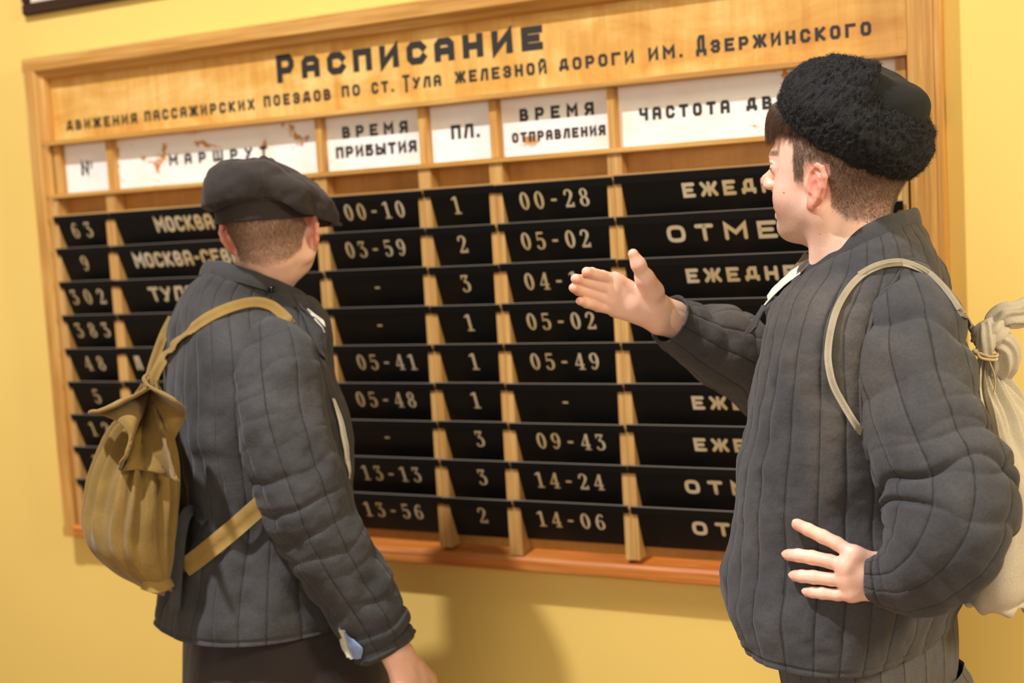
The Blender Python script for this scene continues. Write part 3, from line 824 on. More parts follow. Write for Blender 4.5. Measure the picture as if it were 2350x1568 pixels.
def armhole(G, bvh, mat, parent, r=.0022, v0=4, v1=150, step=3):
    """raised seam where a sleeve leaves the jacket body"""
    P = []
    for j in range(0, G.shape[1]-1, step):
        for i in range(v0, v1):
            p = Vector(G[i,j]); h = bvh.find_nearest(p)
            if h[0] is not None and (p-h[0]).dot(h[1]) > .0008: break
        P.append((i, G[i,j]))
    I = np.array([q[0] for q in P],float); Q = np.array([q[1] for q in P])
    ok = (I > v0) & (I < v1-1)
    if ok.sum() < 12: return
    # longest run of columns that really cross
    idx = np.arange(len(ok)); best = (0,0); st = None
    for k in range(2*len(ok)):
        if ok[k%len(ok)]:
            if st is None: st = k
            if k-st+1 > best[1] and k-st < len(ok): best = (st,k-st+1)
        else: st = None
    sel = [(best[0]+k)%len(ok) for k in range(best[1])]
    C = Q[sel]
    for _ in range(4): C[1:-1] = (C[:-2]+2*C[1:-1]+C[2:])/4
    grid_obj('armhole_seam', dense(tube_rings([(c,r) for c in C],8,(0,0,1)),len(C)*2), mat, parent, np.full(8,.5))
def boot(ankle, fdir, mat, parent):
    fdir = nv(fdir); a = np.array([ankle[0],ankle[1],0.0])
    rows = []
    for t in np.linspace(0,1,14):        # from heel to toe
        x = -.075+t*.27; w = .040+.012*math.sin(math.pi*min(1,t*1.15))-.02*max(0,t-.85)/.15*.9; hh = (.10 if t < .45 else .10-.055*sstep(.45,1,t))*(1 if 0 < t < 1 else .8)
        rows.append((x,w,hh))
    s = np.cross([0,0,1.],fdir); n = 40; th = np.linspace(0,2*math.pi,n); R = []
    for x, w, hh in rows:
        y = np.sign(np.cos(th))*np.abs(np.cos(th))**.7*w; z = np.clip(hh/2+np.sin(th)*hh*.55, .002, None)
        R.append(a+fdir*x+s*y[:,None]+np.array([0,0,1.])*z[:,None])
    R = np.array(R); c0 = R[0].mean(0); c1 = R[-1].mean(0)
    R = np.concatenate([[c0+(R[0]-c0)*.02],[c0+(R[0]-c0)*.8-fdir*.004],R,[c1+(R[-1]-c1)*.7+fdir*.008],[c1+(R[-1]-c1)*.02+fdir*.01]])
    grid_obj('boot', R, mat, parent)
LEATH = mat_plain('black_boot_leather', srgb(30,27,25), .45)

# ------------------------------------------------------------------ man in the fur hat (right)
F2 = nv([-.985,.17,0]); L2 = np.cross([0,0,1.],F2)
D2 = 1.95
Q2 = mat_quilt('slate_quilted_cotton', srgb(53,52,55), srgb(76,75,77), srgb(104,93,80), .045, 1.0, .45, 1)
Q2t = mat_quilt('grey_quilted_trousers', srgb(72,71,75), srgb(100,99,102), srgb(116,107,94), .05, 1.0, .35, 4)
DARKIN = mat_cloth('dark_jacket_lining', srgb(26,24,24), srgb(38,35,34))
WHITEL = mat_cloth('white_lining_cloth', srgb(214,208,192), srgb(232,228,216), 300)
fh, lh, uh = frame_from((-.973,.233), math.radians(5), math.radians(0))
ear = W(1864,431,1.835); O2 = ear-lh*.0745+fh*.005
Vl, Fq, red, Vw, M2 = build_head(O2, fh, lh, uh, neck_to=(-.052,0,-.2), neck_r=(.056,.059))
x, y, z = Vl.T
# short clipped hair on the sides and nape
low = np.interp(x, [-.12,-.085,-.05,-.03,-.024,.010,.013,.028,.032], [-.050,-.052,-.050,-.030,.030,.030,.004,.004,.06])
top_hair = sstep(0,.012,z-low)*(z > -.06)*(1-sstep(.026,.034,x-.02*sstep(.05,.09,z)))
earm = (np.abs(y) > .0715)*(x > -.030)*(x < .009)*(z < .0335)*(z > -.036)
earm = np.maximum(earm, (np.abs(y) > .0772)*(x > -.05)*(x < .012)*(z < .034))
hairz = top_hair*(1-earm)
fade = sstep(-.05,.03,z)
beard = .40*sstep(-.008,-.030,z)*sstep(-.02,.01,x)*sstep(-.10,-.07,z)*(1-np.exp(-((x-.083)**2/.0002+y**2/.0003+(z+.038)**2/.00005)))
lash = sstep(.0026,.0012,np.abs(z-.0252))*(x > .066)*(np.abs(y) > .022)*(np.abs(y) < .045)
stub2 = np.clip(hairz*(.66+.28*fade)+.9*lash+beard+.55*np.exp(-((x-.03)**2+(y-.06)**2)/1e-9), 0, 1)
# a few moles and the eyebrow, pigment of the skin itself
brow = sstep(.0060,.0022,np.abs(z-.0435-.004*sstep(.02,.04,np.abs(y))))*sstep(.012,.018,np.abs(y))*sstep(.056,.046,np.abs(y))*(x > .05)
stub2 = np.clip(stub2+brow, 0, 1)
for px, py, rr in ((1799,443,.0017),(1785,389,.0011),(1882,537,.001),(1990,510,.001)):
    d = W(px,py,1.0)-CAM_C; t = np.linalg.norm(np.cross(Vw-CAM_C, nv(d)),axis=1); dep = (Vw-CAM_C)@CAM_R[2]
    near = (t < rr)*(dep < dep[t < .004].min()+.02 if (t < .004).any() else 0)
    stub2 = np.clip(stub2+near*.9, 0, 1)
# joints
P2 = {}
tc = lambda px,py: W(px,py,D2)
P2['neck'] = O2+M2@np.array([-.05,0,-.19]); P2['chest'] = tc(1985,820)+F2*.0; P2['waist'] = tc(1965,1120); P2['pelvis'] = tc(1990,1420)
shl, ell_, wrl = W(2045,725,1.81), W(2240,1120,1.72), W(2015,1328,1.735)
shr = P2['chest']-L2*.19+np.array([0,0,.07]); wrr = W(1527,722,2.10); elr = W(1745,865,2.235)
P2.update(shl=shl, ell=ell_, wrl=wrl, shr=shr, elr=elr, wrr=wrr)
gx = P2['pelvis']
for s, k in (('l',1),('r',-1)):
    P2['hip'+s] = gx+L2*.095*k+np.array([0,0,-.06]); P2['kn'+s] = gx+L2*.11*k+F2*.02+np.array([0,0,.50-gx[2]]); P2['an'+s] = gx+L2*.12*k+np.array([0,0,.09-gx[2]]); P2['toe'+s] = P2['an'+s]+F2*.15+np.array([0,0,-.05])
# jacket body
rows2 = [(1690,1432,2222,1425,.236),(1672,1385,2228,1380,.236),(1654,1335,2232,1332,.233),(1664,1250,2234,1250,.228),(1677,1150,2230,1150,.226),(1686,1050,2234,1050,.228),
 (1700,950,2238,945,.232),(1716,865,2238,860,.232),(1733,800,2228,770,.226,1.945),(1750,752,2208,700,.206,1.935),(1774,712,2184,638,.168,1.925),(1802,682,2154,588,.130,1.92),(1824,660,2124,544,.104,1.915),(1836,650,2104,512,.090,1.913)]
NU = 520
R = torso_rings(rows2, F2, L2, NU, D=D2, u0=-math.pi/2 if False else math.pi*1.5)
G = dense(R, 260)
vt = np.linspace(0,1,260)[:,None]
th = np.linspace(0,1,NU)[None,:]
su2 = np.broadcast_to(th*28+.0, G.shape[:2])
N = grid_normals(G)
wob = .18*fbm(G,(6,6,5),31,2)
suw = su2+wob
dsp = puff(suw,1)*chan(G,28,.0026)+.007*fbm(G,(5,5,4),7,3)+.0045*fbm(G,(15,15,20),9,3)
dsp = dsp*sstep(1.02,.9,vt)
# hem binding and drag folds
dsp = dsp-.002*np.exp(-((vt-.018)/.006)**2)
G2 = G+N*dsp[...,None]
bvh2 = make_bvh(G2)
# left hand on the hip: joints lie on the jacket surface
def on2(px, py, lift):
    d = ray_depth(bvh2, px, py); d = 1.75 if d is None else d
    return W(px,py,d-lift)
m_ = [on2(1957,1272,.020), on2(1938,1300,.0205), on2(1940,1332,.0195), on2(1952,1364,.017)]
fg = [([m_[0],on2(1921,1248,.0135),on2(1888,1232,.011),on2(1855,1216,.0095),on2(1830,1204,.0085)],[.0100,.0091,.0093,.0086,.0079]),
      ([m_[1],on2(1905,1289,.015),on2(1864,1280,.0125),on2(1832,1275,.010),on2(1810,1274,.0085)],[.0105,.0093,.0096,.0089,.0081]),
      ([m_[2],on2(1908,1330,.014),on2(1867,1325,.0125),on2(1840,1323,.010),on2(1825,1322,.0085)],[.0100,.0089,.0091,.0085,.0077]),
      ([m_[3],on2(1922,1366,.012),on2(1887,1362,.011),on2(1866,1360,.0095),on2(1853,1359,.008)],[.0088,.0078,.0080,.0074,.0067])]
thb = ([W(2010,1290,1.755),W(1985,1262,1.775),W(1975,1225,1.800),W(1980,1195,1.815)],[.0150,.0120,.0105,.0080])
wl = W(2022,1326,1.722)
hl = hand_mesh(wl, m_, fg, thb, W(2085,1325,1.70))
hl_fingers = fg
# right hand, palm up and open towards the board
hd = 2.07
m_ = [W(1410,642,hd-.004), W(1398,664,hd-.004), W(1398,688,hd), W(1408,711,hd+.008)]
fg = [([m_[0],W(1382,634,hd-.018),W(1358,627,hd-.045),W(1346,624,hd-.066)],[.0100,.0094,.0088,.0076]),
      ([m_[1],W(1362,653,hd-.022),W(1334,644,hd-.052),W(1321,640,hd-.074)],[.0104,.0096,.0090,.0078]),
      ([m_[2],W(1358,676,hd-.018),W(1328,666,hd-.048),W(1316,661,hd-.070)],[.0100,.0092,.0086,.0074]),
      ([m_[3],W(1372,704,hd-.008),W(1346,696,hd-.034),W(1331,691,hd-.052)],[.0090,.0082,.0076,.0066])]
thb = ([W(1500,668,2.07),W(1480,640,2.05),W(1465,607,2.035),W(1453,583,2.03)],[.0165,.0125,.0108,.0082])
hr_ = hand_mesh(W(1512,722,2.095), m_, fg, thb, W(1590,748,2.135), .026)
bV, bF = body_core(P2)
V, F, rd, sb = join([(Vw,Fq,red,stub2),(hl[0],hl[1],hl[2],0),(hr_[0],hr_[1],hr_[2],0),(bV,bF,0,0)])
base2 = (float(gx[0]),float(gx[1]),0.0)
man2 = person('person', 'man in a black fleece hat and quilted jacket, hand on hip, pointing at the board', base2, V, F, rd, sb)
# small nails
def nail(tip, prev, mat, parent, up, r):
    t = nv(np.array(tip)-np.array(prev)); u = np.array(up); u = nv(u-t*(u@t)); s = np.cross(t,u); n = 10; rows = []
    for a in np.linspace(-1,1,7):
        rows.append([np.array(tip)+t*(a*.0062*(r/.008)+.0008)+s*(b*.0052*(r/.008)*math.sqrt(max(1-abs(a)**3,.15)))+u*(r*1.0*math.sqrt(max(1-(b*.62)**2,0))*(1-.10*max(a,0))+.0002) for b in np.linspace(-1,1,n)])
    G = np.array(rows); o = grid_obj('fingernail', G, mat, parent)
    return o
NAIL = mat_plain('fingernail', srgb(228,176,158), .3)
for fp_, fr_ in hl_fingers: nail(fp_[-1], fp_[-2], NAIL, man2, np.array([0,0,.35])-CAM_R[2], fr_[-1])
jk2 = grid_obj('quilted_jacket', G2, Q2, man2, suw)
# collar band, standing open in front
rc = [(1835,656,2106,520,.0905),(1836,648,2104,509,.0895),(1838,634,2098,489,.0855),(1842,622,2092,477,.082),(1847,621,2087,478,.0785),(1851,632,2083,492,.076),(1853,655,2080,520,.075)]
Rc = torso_rings(rc, F2, L2, 200, D=1.912, u0=math.pi*1.5)
Gc = dense(Rc, 60); Gc = Gc+grid_normals(Gc)*(.0025*fbm(Gc,(22,22,22),4,2))[...,None]
grid_obj('collar', Gc, Q2, jk2, np.full(Gc.shape[1],.5))
# dark inside of the open neck
Ri = torso_rings([(1853,655,2080,520,.074),(1850,700,2090,600,.075),(1850,760,2090,700,.06)], F2, L2, 80, D=1.912)
grid_obj('neck_lining', dense(Ri,12), DARKIN, jk2)
# left sleeve (arm akimbo)
sl = px_path([(2045,640,1.885,66),(2052,690,1.845,108),(2066,760,1.812,132),(2078,850,1.785,147),(2098,950,1.760,148),(2135,1040,1.735,145),(2168,1120,1.715,150),(2168,1200,1.695,148),(2132,1278,1.690,125),(2080,1322,1.700,98),(2032,1330,1.712,80),(2004,1328,1.720,72)])
Rs = tube_rings(sl, 300, (0,-1,0), [1,1,1,1,1,1,1,1,.98,.92,.85,.80])
Gs = dense(Rs, 330); Ns = grid_normals(Gs)
v = np.linspace(0,1,330)[:,None]; a = np.linspace(0,2*math.pi,300)[None,:]
sus = np.broadcast_to(a/(2*math.pi)*11+.3, Gs.shape[:2])+.16*fbm(Gs,(8,8,6),12,2)
fold = creases(Gs,v,.56,.15,.026,9,5,a,math.radians(200))+creases(Gs,v,.84,.11,.013,13,8,a,math.radians(120))+creases(Gs,v,.2,.12,.012,9,3)+creases(Gs,v,.58,.12,.010,11,31)+creases(Gs,v,.92,.07,.010,15,37)
ds = puff(sus,1)*chan(Gs,11,.0028,.085)*sstep(0,.1,v)+fold+.009*fbm(Gs,(7,7,6),19,3)+.003*fbm(Gs,(22,22,22),29,2)
Gs = Gs+Ns*ds[...,None]
c0 = Gs[-1].mean(0); ax = nv(Gs[-1].mean(0)-Gs[-12].mean(0))
inn = [c0+(Gs[-1]-c0)*k+ax*o_ for k,o_ in ((.97,.004),(.90,.003),(.86,-.01),(.82,-.05))]
Gs = np.concatenate([Gs, np.array(inn)],0); sus = np.concatenate([sus, np.repeat(sus[-1:],4,0)],0)
GS2 = Gs
grid_obj("sleeve", Gs, Q2, jk2, sus)
armhole(Gs, bvh2, Q2, jk2)
# right sleeve, reaching out to the board
sr = [(shr,.085),(shr*.55+elr*.45+np.array([0,0,-.01]),.088),(elr,.083),(W(1690,815,2.185),.068),(W(1610,775,2.145),.058),(W(1553,742,2.115),.0455),(W(1536,733,2.106),.0425)]
Rr = tube_rings(sr, 200, (0,0,1)); Gr = dense(Rr, 200); Nr = grid_normals(Gr)
v = np.linspace(0,1,200)[:,None]; a = np.linspace(0,2*math.pi,200)[None,:]
sur = np.broadcast_to(a/(2*math.pi)*9, Gr.shape[:2])
dr = puff(sur,1)*chan(Gr,9,.0022,.06)+.007*fbm(Gr,(12,12,12),41,3)*sstep(1.0,.93,v)+creases(Gr,v,.66,.16,.014,9,43,a,0)
Gr = Gr+Nr*dr[...,None]; c0 = Gr[-1].mean(0)
Gr = np.concatenate([Gr, np.array([c0+(Gr[-1]-c0)*k for k in (.96,.90)]+[c0+(Gr[-1]-c0)*.86+(Gr[-30].mean(0)-c0)*.5])],0); sur = np.concatenate([sur,np.repeat(sur[-1:],3,0)],0)
grid_obj('sleeve', Gr, Q2, jk2, sur)
# collar leaves with white lining, hanging open at the chest
def leaf(name, pts, mat, parent, t=.0035, amp=.002, seed=0):
    """pts: 2 edges (lists of world points) -> a soft cloth sheet between them"""
    A = crom(np.array(pts[0]), np.linspace(0,len(pts[0])-1,26)); Bb = crom(np.array(pts[1]), np.linspace(0,len(pts[1])-1,26))
    s = np.linspace(0,1,18)[:,None,None]; Gg = A[None]*(1-s)+Bb[None]*s
    Nn = grid_normals(Gg, False); Gg = Gg+Nn*(amp*fbm(Gg,(45,45,45),seed,2)+.004*np.sin(np.pi*s[...,0]))[...,None]
    T = thick_sheet(Gg, t); T = np.concatenate([T,T[:1]],0)
    # close the sides by pinching
    side0 = T[:,:1]; return grid_obj(name, T, mat, parent, np.full(T.shape[1],.5))
leaf('collar_leaf', [[W(1846,640,1.855),W(1822,676,1.855),W(1800,722,1.86),W(1793,748,1.866)],[W(1838,634,1.875),W(1798,672,1.885),W(1762,700,1.90),W(1752,712,1.905)]], Q2, jk2, .004, .002, 3)
leaf('collar_lining', [[W(1838,628,1.885),W(1800,655,1.892),W(1768,688,1.902),W(1756,702,1.908)],[W(1836,610,1.93),W(1808,632,1.94),W(1776,662,1.95),W(1762,680,1.955)]], WHITEL, jk2, .002, .0015, 6)
leaf('far_collar_leaf', [[W(1762,690,1.95),W(1748,722,1.97),W(1738,752,1.98)],[W(1752,702,1.99),W(1728,742,2.0),W(1710,768,2.01)]], Q2, jk2, .003, .002, 8)
leaf('collar_leaf', [[W(1795,745,1.868),W(1778,752,1.872),W(1760,748,1.885)],[W(1782,700,1.885),W(1768,705,1.89),W(1756,712,1.9)]], DARKIN, jk2, .003, .002, 9)
leaf('shirt_collar', [[W(1868,596,1.875),W(1850,615,1.88),W(1832,632,1.89)],[W(1850,580,1.93),W(1836,600,1.94),W(1815,622,1.95)]], mat_cloth('brown_shirt_cloth', srgb(96,76,52), srgb(120,98,70)), man2, .003, .001, 10)
# trousers and boots
rt = [(1752,1400,2212,1400,.205),(1772,1480,2222,1470,.205),(1780,1560,2224,1550,.205),(1788,1640,2214,1630,.20),(1800,1740,2200,1730,.195)]
Gt, su_t = trousers(rt, F2, L2, 1.97, None, 260, 90, 22, 5, .006)
tr2 = grid_obj('quilted_trousers', Gt, Q2t, man2, np.broadcast_to(su_t,(90,260)))
for s in 'lr':
    lg = leg_grid(P2['hip'+s]+np.array([0,0,-.10]), P2['kn'+s], P2['an'+s], (.125,.095,.075), 120, 90, 3)
    grid_obj('trouser_leg', lg, Q2t, tr2, np.broadcast_to(np.linspace(0,9,120),(90,120)))
    boot(P2['an'+s], F2, LEATH, man2)
# hair
HB = mat_hair('brown_hair', srgb(88,62,46), .34); HF = mat_hair('clipped_hair', srgb(104,80,60))
rng = np.random.default_rng(5)
def scatter(V, F, wgt, n, rng):
    w = wgt[F].mean(1); w = np.maximum(w,0); idx = rng.choice(len(F), n, p=w/w.sum())
    a, b = rng.random((2,n,1)); q = V[F[idx]]
    p = (q[:,0]*(1-a)+q[:,1]*a)*(1-b)+(q[:,3]*(1-a)+q[:,2]*a)*b
    nn = np.cross(q[:,2]-q[:,0], q[:,3]-q[:,1]); nn /= np.maximum(np.linalg.norm(nn,axis=1,keepdims=True),1e-12)
    return p, nn, idx
p, nn, idx = scatter(Vw, Fq, hairz*(z < .11), 34000, rng)
zl = (p-O2)@uh
dn = nn*.55-uh*.75-fh*.25+rng.normal(0,.22,p.shape)
dn /= np.linalg.norm(dn,axis=1,keepdims=True)
hair_strands('clipped_hair', p, dn, (.003+.005*sstep(-.05,.05,zl))*(.7+.6*rng.random(len(p))), HF, man2, 3, radius=.00009)
# fringe swept forward from under the hat
n = 5200; ps = np.radians(rng.uniform(-62,86,n))
xr_ = .078*np.cos(ps)+.002; yr_ = .069*np.sin(ps); zr_ = .062+(xr_+.012)*.55+.004+.008*rng.random(n)
out_ = fh*np.cos(ps)[:,None]+lh*np.sin(ps)[:,None]
r0 = O2+fh*xr_[:,None]+lh*yr_[:,None]+uh*zr_[:,None]
fr_l = sstep(math.radians(88),math.radians(25),np.abs(ps))
lock = np.sin(ps*31+1.3)*.5+np.sin(ps*17)*.5
tt = np.linspace(0,1,7)
ln_ = (.012+.040*fr_l)*(.8+.3*rng.random(n)+.12*lock)
P0 = r0[:,None,:]+out_[:,None,:]*((.004+.013*fr_l)[:,None]*np.sin(tt*2.1)[None,:]*(.75+.5*rng.random((n,1))))[...,None]-uh*((tt**1.5)[None,:]*ln_[:,None])[...,None]+fh*((tt**1.2)[None,:]*(.016*(1-np.cos(ps)))[:,None])[...,None]+uh*(.006*np.sin(tt*3.1))[None,:,None]
P0 = P0+(lh*(lock*.003)[:,None])[:,None,:]*(tt*tt)[None,:,None]+rng.normal(0,.0006,(n,1,3))
hc = hair_strands('fringe', P0[:,0], np.zeros((n,3)), 0.0, HB, man2, 7, curl=P0-P0[:,:1], radius=.00011)
# fringe base so the locks stay full
# ------------------------------------------------------------------ fleece hat
Ch = O2+M2@np.array([-.012,0,.062]); tl_ = math.radians(29)
ha = fh*math.cos(tl_)+uh*math.sin(tl_); hn = uh*math.cos(tl_)-fh*math.sin(tl_)
FLEECE = NT('black_fleece'); o_ = FLEECE.obj()
FLEECE = FLEECE.out(FLEECE.mix(FLEECE.noise(o_,120,3), srgb(11,10,11), srgb(24,22,23)), .85, FLEECE.bump(FLEECE.noise(o_,340,3),.6,.003))
HATC = mat_cloth('black_hat_cotton', srgb(15,15,16), srgb(23,23,24), 380, .95, 26, .0)
hat = None
nphi, npr = 420, 110
phi = np.linspace(0,2*math.pi,nphi); ra_, rb_ = .090, .077
al_ = .108*np.cos(phi)
hgt = np.interp(al_, [-.13,-.10,-.06,-.040,-.030,-.020,0,.045,.070,.085,.10,.13], [.080,.084,.090,.096,.122,.131,.128,.118,.110,.096,.086,.080])
hgt = np.where(np.sin(phi) < 0, np.minimum(hgt,.10), hgt)
rows = []
for k in range(npr):
    s_ = math.pi+2*math.pi*k/(npr-1)
    cx = np.sign(math.cos(s_))*abs(math.cos(s_))**.75; cz = np.sign(math.sin(s_))*abs(math.sin(s_))**.8
    nz = hgt*(.5+.5*cz)
    lean = -.34*np.maximum(nz-.045,0)-.10*np.maximum(.03-nz,0)
    rr = .0095+.0135*cx+lean+.005*np.sin(np.pi*np.clip(nz/hgt,0,1))
    dirx = np.cos(phi); diry = np.sin(phi)
    rows.append(Ch+ha*((ra_+rr)*dirx)[:,None]+lh*((rb_+rr)*diry)[:,None]+hn*nz[:,None])
Gh = np.array(rows); Nh = grid_normals(Gh); Nh[0] = Nh[-1] = (Nh[0]+Nh[-1])/2
if ((Gh-Ch)*Nh).sum(-1).mean() < 0: Nh = -Nh
tuft = 1-np.abs(vnoise(Gh,190,3)); tuft2 = 1-np.abs(vnoise(Gh,330,5))
Gh = Gh+Nh*(.0062*(tuft-.6)+.0034*(tuft2-.6)+.003*fbm(Gh,40,8,2))[...,None]
hat = empty('fleece_hat', tuple(Ch)); hat.parent = None
bpy.data.objects.remove(hat)
hatm = grid_obj('fleece_hat', Gh, FLEECE, man2)
p, nn, idx = scatter(Gh.reshape(-1,3), grid_faces(npr,nphi), np.ones(npr*nphi), 30000, rng)
sgn = np.sign(((p-Ch)*nn).sum(1).mean()); nn = nn*sgn
tg = np.stack([vnoise(p,230,60+k) for k in range(3)],1)
dn = nn*.55+tg*1.3; dn /= np.linalg.norm(dn,axis=1,keepdims=True)
t5 = np.linspace(0,1,5)[None,:,None]
axr = np.cross(dn, rng.normal(0,1,p.shape)); axr /= np.linalg.norm(axr,axis=1,keepdims=True); ay = np.cross(dn,axr)
cu = .0014*(axr[:,None]*np.sin(t5*6)+ay[:,None]*(1-np.cos(t5*6)))
hair_strands('fleece_curls', p-nn*.0004, dn, .0045*(.6+.8*rng.random(len(p))), mat_hair('fleece_fibre', srgb(20,18,19)), hatm, 5, curl=cu, radius=.00016)
rows = []
for t_ in np.linspace(0,1,40):
    k0 = math.cos(t_*math.pi/2)**.45; q = math.sin(t_*math.pi/2); nzz = .048+.070*(q**.9)-.10*q*k0*np.cos(phi[::3])*(ra_); k = math.cos(t_*math.pi/2)**.45
    rows.append(Ch+ha*((ra_+.004)*k*np.cos(phi[::3])-.006*t_)[:,None]+lh*((rb_+.002)*k*np.sin(phi[::3]))[:,None]+hn*(nzz+.004*np.cos(phi[::3]*4)*k*(1-k))[:,None])
Gk = np.array(rows); Gk = Gk+grid_normals(Gk)*(.004*fbm(Gk,(16,16,16),61,3))[...,None]; grid_obj('crown', Gk, HATC, hatm)

# ------------------------------------------------------------------ man in the flat cap (left)
F1 = nv([.56,.83,0]); L1 = np.cross([0,0,1.],F1)
D1 = 2.42
Q1 = mat_quilt('faded_blue_quilted_cotton', srgb(41,40,41), srgb(66,65,67), srgb(78,70,62), .06, .5, .30, 9)
fh1, lh1, uh1 = frame_from((-.29,.957), math.radians(4), math.radians(-2))
O1 = W(632,541,2.375)
nb = W(598,668,2.425)
M_ = np.stack([fh1,lh1,uh1],1)
Vl, Fq, red, Vw, M1 = build_head(O1, fh1, lh1, uh1, h=.0021, neck_to=tuple(M_.T@(nb-O1)), neck_r=(.054,.054), cords=False)
x, y, z = Vl.T
low = np.interp(x, [-.12,-.085,-.06,-.035,-.024,.010,.013,.030,.034], [-.040,-.042,-.048,-.030,.036,.036,.008,.008,.06])
low = low-.008*np.exp(-((y-.0)/.02)**2)*(x < -.06)+.003*vnoise(Vl,90,4)
earm = (np.abs(y) > .0715)*(x > -.042)*(x < .009)*(z < .0335)*(z > -.036)
earm = np.maximum(earm, (np.abs(y) > .0772)*(x > -.05)*(x < .012)*(z < .034))
hairz = sstep(0,.014,z-low)*(z > -.07)*(1-sstep(.028,.036,x))*(1-earm)
stub1 = np.clip(hairz*(.42+.35*sstep(-.05,.03,z)*(1-.35*np.exp(-((y-.0)/.05)**2))),0,1)
P1 = {}
P1['neck'] = nb; P1['chest'] = W(570,860,D1); P1['waist'] = W(600,1180,D1); P1['pelvis'] = W(640,1440,D1)
P1['shr'] = W(640,855,2.28); P1['elr'] = W(722,1200,2.24); P1['wrr'] = W(893,1490,2.27)
P1['shl'] = P1['chest']+L1*.18+np.array([0,0,.02]); P1['ell'] = P1['shl']+np.array([0,0,-.28])+F1*.03+L1*.02; P1['wrl'] = P1['ell']+F1*.07+np.array([0,0,-.235])-L1*.02
gx = P1['pelvis']
for s, k in (('l',1),('r',-1)):
    P1['hip'+s] = gx+L1*.09*k+np.array([0,0,-.06]); P1['kn'+s] = gx+L1*.10*k+F1*.02+np.array([0,0,.50-gx[2]]); P1['an'+s] = gx+L1*.11*k+np.array([0,0,.09-gx[2]]); P1['toe'+s] = P1['an'+s]+F1*.15+np.array([0,0,-.05])
# right hand, hanging
hd = 2.265
m_ = [W(972,1575,hd+.03), W(957,1592,hd+.008), W(938,1604,hd-.012), W(918,1606,hd-.025)]
fg = [([m_[i],W(*q1,hd+d1),W(*q2,hd+d2),W(*q3,hd+d3)],r) for i,(q1,d1,q2,d2,q3,d3,r) in enumerate([
  ((988,1625),.035,(985,1665),.03,(975,1690),.02,[.0100,.0092,.0086,.0074]),((972,1645),.01,(966,1690),.0,(952,1715),-.01,[.0104,.0094,.0088,.0076]),
  ((948,1652),-.015,(940,1695),-.025,(926,1715),-.03,[.0100,.0090,.0084,.0072]),((922,1648),-.03,(915,1682),-.04,(905,1700),-.045,[.0088,.0080,.0076,.0064])])]
thb = ([W(955,1530,hd+.03),W(982,1560,hd+.05),W(992,1600,hd+.055),W(990,1630,hd+.05)],[.0150,.0125,.0108,.0085])
hr1 = hand_mesh(W(915,1505,2.268), m_, fg, thb, W(870,1450,2.26), .027)
lw = P1['wrl']; ld = nv(lw-P1['ell']); ls = F1-ld*(F1@ld); ls = nv(ls)
m_ = [lw+ld*.085+ls*(.03-.02*i)*1.0+np.array([0,0,-.003*i]) for i in range(4)]
fg = [([m,m+ld*.035-np.array([0,0,.006]),m+ld*.055-np.array([0,0,.020]),m+ld*.062-np.array([0,0,.036])],[.0100,.0092,.0085,.0072]) for m in m_]
thb = ([lw+ld*.03+ls*.025,lw+ld*.05+ls*.04-np.array([0,0,.01]),lw+ld*.07+ls*.045-np.array([0,0,.02]),lw+ld*.085+ls*.045-np.array([0,0,.03])],[.0150,.0122,.0105,.0082])
hl1 = hand_mesh(lw, m_, fg, thb, lw-ld*.08)
bV, bF = body_core(P1)
V, F, rd, sb = join([(Vw,Fq,red,stub1),(hr1[0],hr1[1],hr1[2]+.12,0),(hl1[0],hl1[1],hl1[2],0),(bV,bF,0,0)])
base1 = (float(gx[0]),float(gx[1]),0.0)
man1 = person('person', 'man seen from behind in a dark flat cap, quilted jacket and black trousers', base1, V, F, rd, sb)
# jacket body
rows1 = [(366,1414,842,1392,.205),(372,1370,838,1352,.203),(380,1330,826,1316,.20),(393,1250,812,1240,.197),(399,1150,806,1150,.198),(388,1050,802,1065,.205),(374,970,795,990,.212),
 (366,890,782,925,.215,2.42),(367,820,768,868,.208,2.42),(377,755,756,815,.188,2.42),(397,702,748,770,.155,2.42),(424,662,740,735,.122,2.42),(450,634,722,712,.106,2.41),(464,622,708,700,.098,2.405)]
R = torso_rings(rows1, F1, L1, 480, D=D1, u0=math.pi*.5)
G = dense(R, 250); N = grid_normals(G)
if ((G-G.mean((0,1)))*N).sum(-1).mean() < 0: N = -N
vt = np.linspace(0,1,250)[:,None]
su1 = np.broadcast_to(np.linspace(0,1,480)[None,:]*24, G.shape[:2])+.22*fbm(G,(6,6,4),31,2)
a_ = np.linspace(0,2*math.pi,480)[None,:]
waist = np.exp(-((vt-.29)/.05)**2)
dsp = puff(su1,1)*chan(G,24,.0020,.055)+.009*fbm(G,(5,5,4),17,3)+.004*fbm(G,(15,15,22),19,2)
dsp = dsp-waist*(.010+.006*np.sin(a_*17+2*fbm(G,(8,8,8),3,2)))+.006*np.exp(-((vt-.18)/.1)**2)*np.sin(a_*11+1.5*fbm(G,(7,7,5),6,2))
dsp = dsp-.0022*np.exp(-((vt-.016)/.006)**2)
G1 = G+N*dsp[...,None]
jk1 = grid_obj('quilted_jacket', G1, Q1, man1, su1)
bvh1 = make_bvh(G1)
rc = [(463,630,710,708,.0985),(465,618,707,698,.0975),(470,606,702,687,.094),(476,597,697,678,.0905),(481,599,692,679,.0875),(486,610,688,690,.085),(488,630,688,704,.084)]
Rc = torso_rings(rc, F1, L1, 200, D=2.405, u0=math.pi*.5); Gc = dense(Rc, 50)
Nc = grid_normals(Gc)
Gc = Gc+Nc*(.002*fbm(Gc,(22,22,22),4,2))[...,None]
grid_obj('collar', Gc, Q1, jk1, np.full(Gc.shape[1],.5))
